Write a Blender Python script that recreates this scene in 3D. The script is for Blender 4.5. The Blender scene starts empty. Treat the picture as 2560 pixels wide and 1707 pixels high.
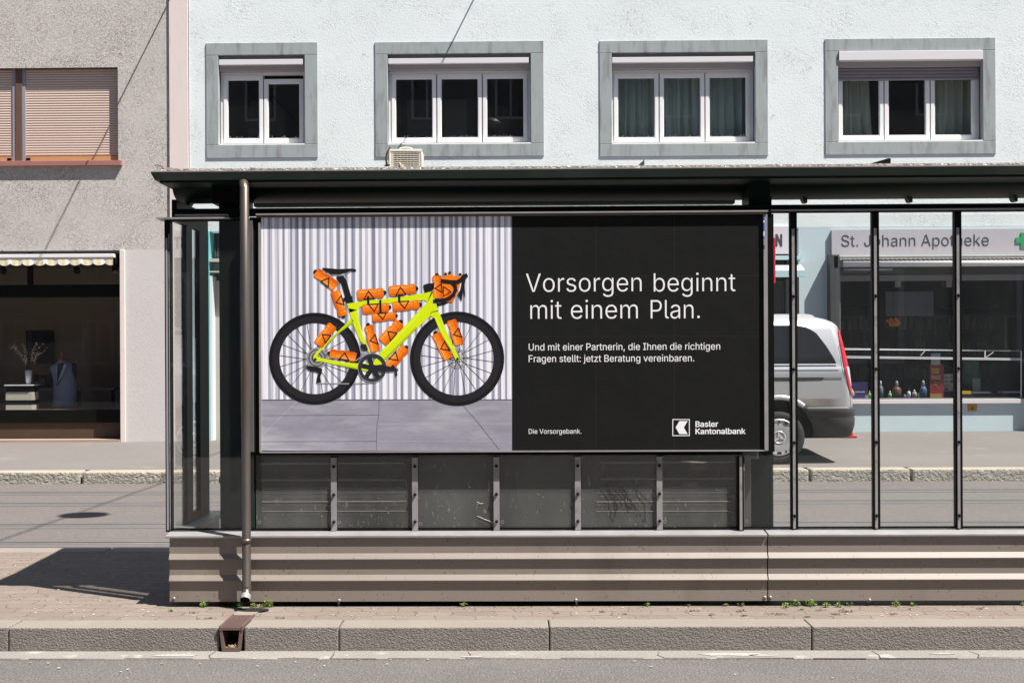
import bpy, bmesh, math, random, json
from mathutils import Vector, Matrix

R = math.radians
random.seed(11)
sc = bpy.context.scene
C = sc.collection

# ------------------------------------------------------------------ camera
F, W, CX, CY = 3095.0, 2560.0, 1280.0, 853.5        # focal length in photo pixels, frame centre
YAW, ROLL, SHX, SHY = 0.0157, -0.0048, 0.019, 0.01816
EYE = Vector((0, 0, 1.30))
cd = bpy.data.cameras.new('camera')
cam = bpy.data.objects.new('camera', cd)
C.objects.link(cam)
CM = (Matrix.Rotation(YAW, 4, 'Z') @ Matrix.Rotation(R(90), 4, 'X') @ Matrix.Rotation(ROLL, 4, 'Z'))
cam.matrix_world = Matrix.Translation(EYE) @ CM
cd.sensor_width = 36
cd.lens = F * 36 / W
cd.shift_x, cd.shift_y = SHX, SHY
cd.clip_start, cd.clip_end = 0.05, 2000
sc.camera = cam

# ------------------------------------------------------------------ light
AZ, EL = R(60), R(59.5)                    # sun 60 deg to the right behind the camera
SUN = Vector((math.cos(EL) * math.sin(AZ), -math.cos(EL) * math.cos(AZ), math.sin(EL)))
w = bpy.data.worlds.new('World')
sc.world = w
w.use_nodes = True
wn = w.node_tree
bg = wn.nodes['Background']
sky = wn.nodes.new('ShaderNodeTexSky')
sky.sky_type = 'NISHITA'
sky.sun_disc = False
sky.sun_elevation = EL
sky.sun_rotation = R(120)
sky.air_density = .75
sky.dust_density = .4
wn.links.new(sky.outputs[0], bg.inputs[0])
bg.inputs[1].default_value = 0.05
sl = bpy.data.lights.new('sun', 'SUN')
sl.energy = 5.0
sl.angle = R(0.5)
sl.color = (1.0, 0.95, 0.88)
so = bpy.data.objects.new('sun', sl)
C.objects.link(so)
so.rotation_euler = SUN.to_track_quat('Z', 'Y').to_euler()
so.location = (12, -8, 20)
vs = sc.view_settings
vs.view_transform = 'Standard'
vs.look = 'None'
vs.gamma = 1
vs.exposure = 1.0
sc.cycles.use_denoising = True
sc.cycles.denoising_input_passes = 'RGB_ALBEDO_NORMAL'
sc.cycles.denoising_prefilter = 'ACCURATE'
sc.cycles.max_bounces = 10
sc.cycles.transparent_max_bounces = 16

# ------------------------------------------------------------------ helpers
def P(px, py, Y):
    """world point on the plane y = Y that the photo shows at pixel (px, py)"""
    v = CM.to_3x3() @ Vector(((px - CX) / F + SHX * W / F, (CY - py) / F + SHY * W / F, -1))
    return EYE + v * (Y / v.y)
def PX(px, Y, py=900): return P(px, py, Y).x
def PZ(py, Y, px=1280): return P(px, py, Y).z

def tag(o, label=None, cat=None, group=None, kind=None):
    for k, v in (('label', label), ('category', cat), ('group', group), ('kind', kind)):
        if v: o[k] = v
    return o
def thing(name, loc, label, cat, group=None):
    o = bpy.data.objects.new(name, None)
    C.objects.link(o)
    o.location = loc
    o.empty_display_size = .1
    return tag(o, label, cat, group)
def origin(o):
    while o.parent: o = o.parent
    return Vector(o.location)

class MB:
    def __init__(s): s.v, s.f, s.m, s.sm = [], [], [], []
    def add(s, vs, fs, m=0, sm=False):
        b = len(s.v)
        s.v += [Vector(q) for q in vs]
        for f in fs:
            s.f.append([b + i for i in f]); s.m.append(m); s.sm.append(sm)
        return s
    def quad(s, a, b, c, d, m=0): return s.add((a, b, c, d), ((0, 1, 2, 3),), m)
    def poly(s, pts, m=0): return s.add(pts, (tuple(range(len(pts))),), m)
    def box(s, x0, x1, y0, y1, z0, z1, m=0):
        v = [(x, y, z) for z in (z0, z1) for y in (y0, y1) for x in (x0, x1)]
        return s.add(v, ((0, 1, 3, 2), (4, 6, 7, 5), (0, 4, 5, 1), (2, 3, 7, 6), (0, 2, 6, 4), (1, 5, 7, 3)), m)
    def prism(s, pts, d, m=0, sm=False):
        n = len(pts); d = Vector(d)
        v = [Vector(p) for p in pts] + [Vector(p) + d for p in pts]
        s.add(v, [tuple(range(n)), tuple(range(2 * n - 1, n - 1, -1))], m)
        return s.add(v, [(i, (i + 1) % n, n + (i + 1) % n, n + i) for i in range(n)], m, sm)
    def rings(s, rs, m=0, cap=True, closed=True, sm=True):
        n = len(rs[0]); v = [p for r in rs for p in r]; f = []
        for k in range(len(rs) - 1):
            for i in range(n if closed else n - 1):
                j = (i + 1) % n
                f.append((k * n + i, k * n + j, (k + 1) * n + j, (k + 1) * n + i))
        s.add(v, f, m, sm)
        if cap and closed:
            s.add(rs[0], (tuple(range(n)),), m); s.add(rs[-1], (tuple(range(n - 1, -1, -1)),), m)
        return s
    def tube(s, path, r, n=10, m=0, cap=True):
        path = [Vector(p) for p in path]; rs = []
        if not isinstance(r, (list, tuple)): r = [r] * len(path)
        up = Vector((.13, .31, .94))
        for i, p in enumerate(path):
            t = (path[min(i + 1, len(path) - 1)] - path[max(i - 1, 0)]).normalized()
            a = t.cross(up)
            if a.length < .1: a = t.cross(Vector((1, 0, 0)))
            a.normalize(); b = t.cross(a); up = a.cross(t)
            rs.append([p + (a * math.cos(q) + b * math.sin(q)) * r[i] for q in [2 * math.pi * k / n for k in range(n)]])
        return s.rings(rs, m, cap)
    def lathe(s, prof, c, n=20, m=0, axis='z', sx=1, sy=1):
        c = Vector(c); rs = []
        for r, h in prof:
            ring = []
            for k in range(n):
                q = 2 * math.pi * k / n
                a, b = r * math.cos(q) * sx, r * math.sin(q) * sy
                ring.append(c + Vector((a, b, h) if axis == 'z' else (a, h, b)))
            rs.append(ring)
        return s.rings(rs, m)
    def holes(s, x0, x1, z0, z1, hs, Y, m=0):
        """upright wall sheet on y = Y with rectangular openings (x0, x1, z0, z1)"""
        xs = sorted({x0, x1, *[h[0] for h in hs], *[h[1] for h in hs]}); zs = sorted({z0, z1, *[h[2] for h in hs], *[h[3] for h in hs]})
        xs = [x for x in xs if x0 <= x <= x1]; zs = [z for z in zs if z0 <= z <= z1]
        for a, b in zip(xs, xs[1:]):
            for c, d in zip(zs, zs[1:]):
                mx, mz = (a + b) / 2, (c + d) / 2
                if not any(h[0] < mx < h[1] and h[2] < mz < h[3] for h in hs):
                    s.quad((a, Y, c), (b, Y, c), (b, Y, d), (a, Y, d), m)
        return s
    def reveal(s, h, Ya, Yb, m=0):
        a, b, c, d = h
        s.quad((a, Ya, c), (b, Ya, c), (b, Yb, c), (a, Yb, c), m); s.quad((a, Ya, d), (b, Ya, d), (b, Yb, d), (a, Yb, d), m)
        s.quad((a, Ya, c), (a, Ya, d), (a, Yb, d), (a, Yb, c), m); s.quad((b, Ya, c), (b, Ya, d), (b, Yb, d), (b, Yb, c), m)
        return s
    def frame(s, x0, x1, z0, z1, wd, Ya, Yb, m=0, wt=None, wb=None):
        """rectangular ring of four butted bars"""
        wt = wd if wt is None else wt; wb = wd if wb is None else wb
        s.box(x0, x1, Ya, Yb, z1 - wt, z1, m); s.box(x0, x1, Ya, Yb, z0, z0 + wb, m)
        s.box(x0, x0 + wd, Ya, Yb, z0 + wb, z1 - wt, m); s.box(x1 - wd, x1, Ya, Yb, z0 + wb, z1 - wt, m)
        return s
    def room(s, x0, x1, y0, y1, z0, z1, m=0):
        """inside faces of a room open towards the street"""
        s.quad((x0, y1, z0), (x1, y1, z0), (x1, y1, z1), (x0, y1, z1), m)
        return s.reveal((x0, x1, z0, z1), y0, y1, m)
    def build(s, name, mats, parent=None, loc=None, bevel=0, kind=None):
        mats = mats if isinstance(mats, (list, tuple)) else [mats]
        off = origin(parent) if parent else Vector(loc or (0, 0, 0))
        me = bpy.data.meshes.new(name)
        me.from_pydata([tuple(q - off) for q in s.v], [], s.f)
        for k in mats: me.materials.append(k)
        for i, p in enumerate(me.polygons):
            p.material_index = s.m[i]; p.use_smooth = s.sm[i]
        bm = bmesh.new(); bm.from_mesh(me)
        bmesh.ops.remove_doubles(bm, verts=bm.verts, dist=1e-6)
        bmesh.ops.recalc_face_normals(bm, faces=bm.faces)
        bm.to_mesh(me); bm.free()
        o = bpy.data.objects.new(name, me)
        C.objects.link(o)
        if parent: o.parent = parent
        else: o.location = off
        if bevel:
            b = o.modifiers.new('bevel', 'BEVEL'); b.width = bevel; b.segments = 2; b.limit_method = 'ANGLE'; b.angle_limit = R(40)
        if kind: o['kind'] = kind
        return o

# ------------------------------------------------------------------ materials
def nodes(name):
    m = bpy.data.materials.new(name); m.use_nodes = True
    nt = m.node_tree
    return m, nt, nt.nodes['Principled BSDF']
def N(nt, t, ins=None, **kw):
    n = nt.nodes.new('ShaderNode' + t)
    for k, v in kw.items(): setattr(n, k, v)
    for k, v in (ins or {}).items():
        if hasattr(v, 'is_linked'): nt.links.new(v, n.inputs[k])
        else: n.inputs[k].default_value = v
    return n
def math_(nt, op, a, b=0.0, c=0.0, clamp=False):
    n = N(nt, 'Math', {0: a, 1: b, 2: c}, operation=op); n.use_clamp = clamp
    return n.outputs[0]
def coords(nt, scale=(1, 1, 1), rot=(0, 0, 0)):
    t = N(nt, 'TexCoord')
    return N(nt, 'Mapping', {'Vector': t.outputs['Object'], 'Scale': scale, 'Rotation': rot}).outputs[0]
def noise(nt, vec, scale, detail=3, dist=0.0, rough=.55):
    return N(nt, 'TexNoise', {'Vector': vec, 'Scale': scale, 'Detail': detail, 'Distortion': dist, 'Roughness': rough}).outputs['Fac']
def mixc(nt, fac, a, b):
    n = N(nt, 'Mix', data_type='RGBA')
    for i, v in ((0, fac), (6, a), (7, b)):
        if hasattr(v, 'is_linked'): nt.links.new(v, n.inputs[i])
        else: n.inputs[i].default_value = v
    return n.outputs[2]
def rgba(c): return (c[0], c[1], c[2], 1)
def step(nt, v, lo, hi):
    return N(nt, 'MapRange', {0: v, 1: lo, 2: hi, 3: 0.0, 4: 1.0}).outputs[0]

def surf(name, col, rough=.6, metal=0, var=.12, vscale=2.5, fine=.0, fscale=80, bump=0, bscale=80, bdist=.01,
         dirt=None, dlo=.55, dhi=.75, dscale=3, stretch=(1, 1, 1), spec=.5, coat=0, specks=None, spscale=60, sphi=.3):
    m, nt, b = nodes(name)
    v = coords(nt, stretch)
    f = math_(nt, 'ADD', math_(nt, 'MULTIPLY', noise(nt, v, vscale, 4), 2 * var), 1 - var)
    if fine:
        f = math_(nt, 'MULTIPLY', f, math_(nt, 'ADD', math_(nt, 'MULTIPLY', noise(nt, v, fscale, 2), 2 * fine), 1 - fine))
    c = N(nt, 'VectorMath', {0: col, 'Scale': f}, operation='SCALE').outputs[0]
    if dirt: c = mixc(nt, step(nt, noise(nt, v, dscale, 5), dlo, dhi), c, rgba(dirt))
    if specks:
        vo = N(nt, 'TexVoronoi', {'Vector': v, 'Scale': spscale}).outputs['Distance']
        k = math_(nt, 'MULTIPLY', step(nt, vo, sphi, sphi * .5), step(nt, noise(nt, v, spscale * .23, 2), .5, .56))
        c = mixc(nt, k, c, rgba(specks))
    nt.links.new(c, b.inputs['Base Color'])
    b.inputs['Roughness'].default_value = rough
    b.inputs['Metallic'].default_value = metal
    b.inputs['Specular IOR Level'].default_value = spec
    b.inputs['Coat Weight'].default_value = coat
    if bump:
        bn = N(nt, 'Bump', {'Height': noise(nt, v, bscale, 4), 'Strength': bump, 'Distance': bdist})
        nt.links.new(bn.outputs[0], b.inputs['Normal'])
    return m

def stucco(name, col, dark, amt, bump, scale=13, spots=0, clump=(.35, .65), bd=.02, base=.25):
    """scratched render: short curly grooves from the contour lines of a noise field"""
    m, nt, b = nodes(name)
    v = coords(nt, (1, 1, 1), (0, R(35), 0))
    n = noise(nt, v, scale, 2.5, 1.2)
    line = step(nt, math_(nt, 'ABSOLUTE', math_(nt, 'SUBTRACT', n, .5)), .035, .008)
    n2 = noise(nt, v, scale * 1.9, 2, .8)
    line2 = step(nt, math_(nt, 'ABSOLUTE', math_(nt, 'SUBTRACT', n2, .48)), .03, .008)
    cl = step(nt, noise(nt, v, 1.6, 4), *clump)
    g = math_(nt, 'MULTIPLY', math_(nt, 'MAXIMUM', line, math_(nt, 'MULTIPLY', line2, .7)), math_(nt, 'ADD', math_(nt, 'MULTIPLY', cl, 1 - base), base))
    tone = N(nt, 'VectorMath', {0: col, 'Scale': math_(nt, 'ADD', math_(nt, 'MULTIPLY', noise(nt, v, .8, 6), .22), .89)}, operation='SCALE').outputs[0]
    c = mixc(nt, math_(nt, 'MULTIPLY', g, amt), tone, rgba(dark))
    if spots:
        k = math_(nt, 'MULTIPLY', step(nt, noise(nt, v, 5.5, 5, .4), .66, .76), spots)
        c = mixc(nt, k, c, rgba(dark))
    nt.links.new(c, b.inputs['Base Color'])
    b.inputs['Roughness'].default_value = .9
    b.inputs['Specular IOR Level'].default_value = .1
    h = math_(nt, 'SUBTRACT', math_(nt, 'MULTIPLY', noise(nt, v, scale * 2.3, 3), .45), math_(nt, 'MULTIPLY', g, .8))
    bn = N(nt, 'Bump', {'Height': h, 'Strength': bump, 'Distance': bd})
    nt.links.new(bn.outputs[0], b.inputs['Normal'])
    return m

def glass(name, tint=(.93, .97, .95), dirt=.04, dirtcol=(.5, .52, .5), refl=1.0, dscale=6, rough=.01, ior=1.5):
    m = bpy.data.materials.new(name); m.use_nodes = True
    nt = m.node_tree; nt.nodes.clear()
    out = N(nt, 'OutputMaterial')
    tr = N(nt, 'BsdfTransparent', {'Color': rgba(tint)})
    gl = N(nt, 'BsdfGlossy', {'Roughness': rough})
    df = N(nt, 'BsdfDiffuse', {'Color': rgba(dirtcol)})
    bf = N(nt, 'NewGeometry').outputs['Backfacing']        # same reflectance on both faces of a thin pane
    fr = N(nt, 'Fresnel', {'IOR': math_(nt, 'ADD', ior, math_(nt, 'MULTIPLY', bf, 1 / ior - ior))})
    a = N(nt, 'MixShader', {0: math_(nt, 'MULTIPLY', fr.outputs[0], refl), 1: tr.outputs[0], 2: gl.outputs[0]})
    v = coords(nt, (1, 1, .35))
    k = math_(nt, 'MULTIPLY', math_(nt, 'ADD', noise(nt, v, dscale, 5), math_(nt, 'MULTIPLY', step(nt, noise(nt, v, 60, 2), .66, .74), 1.2)), dirt * 2)
    b = N(nt, 'MixShader', {0: k, 1: a.outputs[0], 2: df.outputs[0]})
    nt.links.new(b.outputs[0], out.inputs[0])
    return m

GREEN = surf('green_paint', (.004, .016, .012), .5, spec=.12, var=.25, dirt=(.02, .024, .02), dlo=.6, dhi=.85, dscale=9)
GREEN2 = surf('green_paint_dusty', (.034, .055, .042), .55, var=.2, vscale=5, dirt=(.09, .095, .08), dlo=.55, dhi=.8)
BLACK = surf('black_metal', (.004, .0045, .0042), .5, var=.3, spec=.14)
ALU = surf('weathered_aluminium', (.34, .33, .34), .45, .3, var=.2, vscale=6, fine=.15, fscale=120, dirt=(.14, .13, .12), dlo=.55, dhi=.75, dscale=14)
ALUW = surf('bright_aluminium', (.31, .30, .305), .45, .2, var=.25, vscale=7, dirt=(.25, .24, .23), dlo=.58, dhi=.8, dscale=12)
ZINC = surf('galvanised_pipe', (.15, .13, .115), .42, .7, var=.3, vscale=9, dirt=(.15, .11, .08), dlo=.5, dhi=.7, dscale=7, stretch=(1, 1, .3))
CLAD = surf('brown_cladding_paint', (.22, .186, .162), .5, spec=1.0, var=.08, vscale=1.5, specks=(.07, .06, .05), spscale=55, sphi=.22, dirt=(.15, .12, .095), dlo=.55, dhi=.8, dscale=2.6, stretch=(1, 1, .6), fine=.12, fscale=150)
ROOFT = surf('littered_roof_edge', (.42, .37, .34), .9, var=.5, vscale=18, fine=.5, fscale=70, bump=.8, bscale=60, specks=(.75, .73, .7), spscale=45, sphi=.35)
PAPERB = surf('black_print', (.0105, .0105, .0108), .55, var=.2, vscale=4, bump=.5, bscale=5, bdist=.008, spec=.14)
PRINTW = surf('white_print', (.86, .86, .88), .5, var=.02)
KERBM = None
ASPH = surf('asphalt', (.128, .118, .113), (.9), var=.2, vscale=1.6, fine=.95, fscale=95, bump=1.0, bscale=85, bdist=.01, specks=(.25, .235, .22), spscale=75, sphi=.3, dirt=(.145, .135, .127), dlo=.5, dhi=.7, dscale=.8)
ROADM = surf('tram_street_asphalt', (.122, .107, .101), .9, var=.16, vscale=.9, fine=.6, fscale=90, bump=.7, bscale=90, bdist=.006, stretch=(.35, 1, 1), specks=(.22, .2, .185), spscale=60, sphi=.3)
PAVEM = surf('pavement_asphalt', (.158, .145, .137), .9, var=.1, vscale=.8, fine=.45, fscale=75, bump=.6, bscale=80, bdist=.005, dirt=(.19, .175, .165), dlo=.6, dhi=.7, dscale=1.3)
GRANITE = surf('rough_granite', (.205, .188, .17), .9, var=.2, vscale=3, fine=.6, fscale=150, bump=1.0, bscale=95, bdist=.016, stretch=(1, 1, 1.3))
GRANTOP = surf('granite_top', (.225, .2, .17), .85, var=.12, vscale=5, fine=.2, fscale=140, bump=.2, bscale=90, bdist=.004)
GRANF = surf('hewn_far_granite', (.33, .31, .27), .9, var=.2, vscale=2, fine=.5, fscale=40, bump=1.0, bscale=26, bdist=.05, stretch=(1, 1, 1.3))
STEEL = surf('rail_steel', (.24, .235, .235), .35, .3, var=.15)
GROOVE = surf('rail_groove', (.012, .011, .010), .9)
LWALL = stucco('scratched_beige_render', (.585, .55, .52), (.17, .15, .135), .85, .65, 20, clump=(.35, .68))
LWALL2 = stucco('smooth_beige_render', (.60, .57, .56), (.36, .32, .31), .25, .25, 18, clump=(.4, .7))
PILA = surf('pinkish_render', (.70, .615, .585), .9, var=.06, vscale=3, dirt=(.45, .38, .36), dlo=.62, dhi=.8, bump=.15, bscale=40, stretch=(1, 1, .3))
BWALL = stucco('pale_blue_render', (.745, .80, .805), (.36, .385, .38), .6, .34, 15, spots=.55, clump=(.48, .72), base=.08)
BPLAIN = surf('pale_blue_plaster', (.50, .60, .645), .85, var=.05, dirt=(.4, .46, .48), dlo=.65, dhi=.85, bump=.1, bscale=30)
STONE = surf('grey_green_stone', (.315, .35, .355), .85, var=.12, vscale=4, dirt=(.20, .20, .20), dlo=.5, dhi=.72, dscale=3, stretch=(2.5, 1, .5), fine=.08, fscale=60, bump=.15, bscale=50)
WHITE = surf('white_window_paint', (.80, .80, .80), .4, var=.04)
PELMET = surf('pale_grey_rail', (.68, .67, .69), .4, var=.04)
BLINDG = surf('grey_slat_blind', (.22, .2, .22), .5, var=.1)
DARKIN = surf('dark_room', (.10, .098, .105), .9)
SHOPIN = surf('brown_shop_wall', (.30, .245, .19), .9, var=.15)
CURT = surf('grey_green_curtain', (.46, .55, .52), .9, var=.25, vscale=5, stretch=(3, 1, .2))
CURT2 = surf('pale_green_curtain', (.52, .55, .48), .9, var=.2, vscale=5, stretch=(3, 1, .2))
PANE = glass('window_pane', (.66, .70, .70), .008, refl=1.0, ior=1.9)
SHOPG = glass('shop_pane', (.93, .94, .93), .01, (.45, .45, .5), refl=.9, dscale=1.5)
GLASS = glass('shelter_pane', (.972, .984, .978), .012, (.42, .45, .43))
DIRTY = glass('dusty_shelter_pane', (.80, .82, .81), .095, (.52, .52, .50), refl=.75, dscale=4)
GLASS_E = surf('glass_edge', (.05, .16, .13), .2)
TEAL = surf('teal_paint', (.16, .50, .50), .5, var=.06)
TEALP = surf('pale_teal_paint', (.42, .62, .66), .5, var=.06)
SIGNM = surf('grey_sign_panel', (.47, .455, .50), .6, var=.06, dirt=(.36, .34, .34), dlo=.55, dhi=.8, dscale=5, stretch=(6, 1, .6))
SIGNW = surf('white_sign_panel', (.66, .64, .69), .6, var=.05)
LETTER = surf('charcoal_letter', (.055, .06, .07), .5)
GREENX = surf('green_cross', (.03, .33, .12), .5)
WOODR = surf('red_brown_sill', (.34, .15, .13), .6, var=.15, vscale=6, stretch=(1, 1, 4))
WOODO = surf('orange_wood', (.50, .27, .13), .5, var=.15, vscale=8, stretch=(.6, 1, 6))
SHUT = surf('salmon_slat', (.58, .455, .39), .5, var=.06, vscale=1.6)
SHADOWG = surf('slat_gap', (.22, .13, .11), .8)
GUIDE = surf('lilac_guide_rail', (.34, .33, .38), .4, .2)
BROWNP = surf('brown_post', (.13, .075, .05), .5, var=.2, stretch=(4, 1, .5), vscale=8)
CREAM = surf('cream_plastic', (.66, .63, .56), .5, var=.08, dirt=(.42, .37, .3), dlo=.6, dhi=.8, dscale=15)
BARK = surf('dark_bark', (.035, .022, .016), .9, var=.3)
WHITEP = surf('white_plastic', (.75, .75, .78), .4, var=.03)
REDP = surf('red_plastic', (.55, .015, .02), .35)
BENCHW = surf('dark_bench_wood', (.045, .026, .016), .6, var=.3, vscale=5, stretch=(.5, 1, 8))
BENCHE = surf('worn_slat_edge', (.75, .68, .58), .6, var=.3, vscale=12)
BOARD = surf('dark_back_board', (.012, .011, .010), .7, var=.2)
RUST = surf('rusty_iron', (.16, .105, .095), .7, .3, var=.2, vscale=12, bump=.3, bscale=120, bdist=.004)
HOLE = surf('black_hole', (.004, .004, .004), .9)
LEAF = surf('fresh_leaf', (.28, .43, .07), .6, var=.35, vscale=40)
LEAFD = surf('dark_leaf', (.055, .12, .02), .6, var=.35, vscale=40)
DRY = surf('dry_straw', (.36, .24, .14), .9, var=.4, vscale=40)
MOSS = surf('brown_moss', (.10, .065, .02), .95, var=.4, vscale=40)

def paver_mat():
    m, nt, b = nodes('interlocking_pavers')
    v = coords(nt)
    nv = N(nt, 'TexNoise', {'Vector': v, 'Scale': 11.0, 'Detail': 2}).outputs['Color']
    off = N(nt, 'VectorMath', {0: N(nt, 'VectorMath', {0: nv, 1: (.5, .5, .5)}, operation='SUBTRACT').outputs[0], 'Scale': .10}, operation='SCALE').outputs[0]
    v2 = N(nt, 'VectorMath', {0: v, 1: off}, operation='ADD').outputs[0]
    br = N(nt, 'TexBrick', {'Vector': v2, 'Color1': (.205, .166, .141, 1), 'Color2': (.175, .142, .121, 1), 'Mortar': (.10, .076, .056, 1), 'Scale': 1.0,
                            'Mortar Size': .0028, 'Mortar Smooth': .3, 'Brick Width': .2, 'Row Height': .105})
    fine = math_(nt, 'ADD', math_(nt, 'MULTIPLY', noise(nt, v, 140, 2), .6), .7)
    big = math_(nt, 'ADD', math_(nt, 'MULTIPLY', noise(nt, v, 3, 4), .35), .83)
    c = N(nt, 'VectorMath', {0: br.outputs['Color'], 'Scale': math_(nt, 'MULTIPLY', fine, big)}, operation='SCALE').outputs[0]
    mo = math_(nt, 'MULTIPLY', br.outputs['Fac'], step(nt, noise(nt, v, 4.5, 3), .5, .62))
    c = mixc(nt, mo, c, (.10, .07, .02, 1))
    nt.links.new(c, b.inputs['Base Color'])
    b.inputs['Roughness'].default_value = .92
    h = math_(nt, 'SUBTRACT', math_(nt, 'MULTIPLY', noise(nt, v, 110, 3), .35), br.outputs['Fac'])
    bn = N(nt, 'Bump', {'Height': h, 'Strength': .7, 'Distance': .006})
    nt.links.new(bn.outputs[0], b.inputs['Normal'])
    return m
PAVER = paver_mat()

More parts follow.
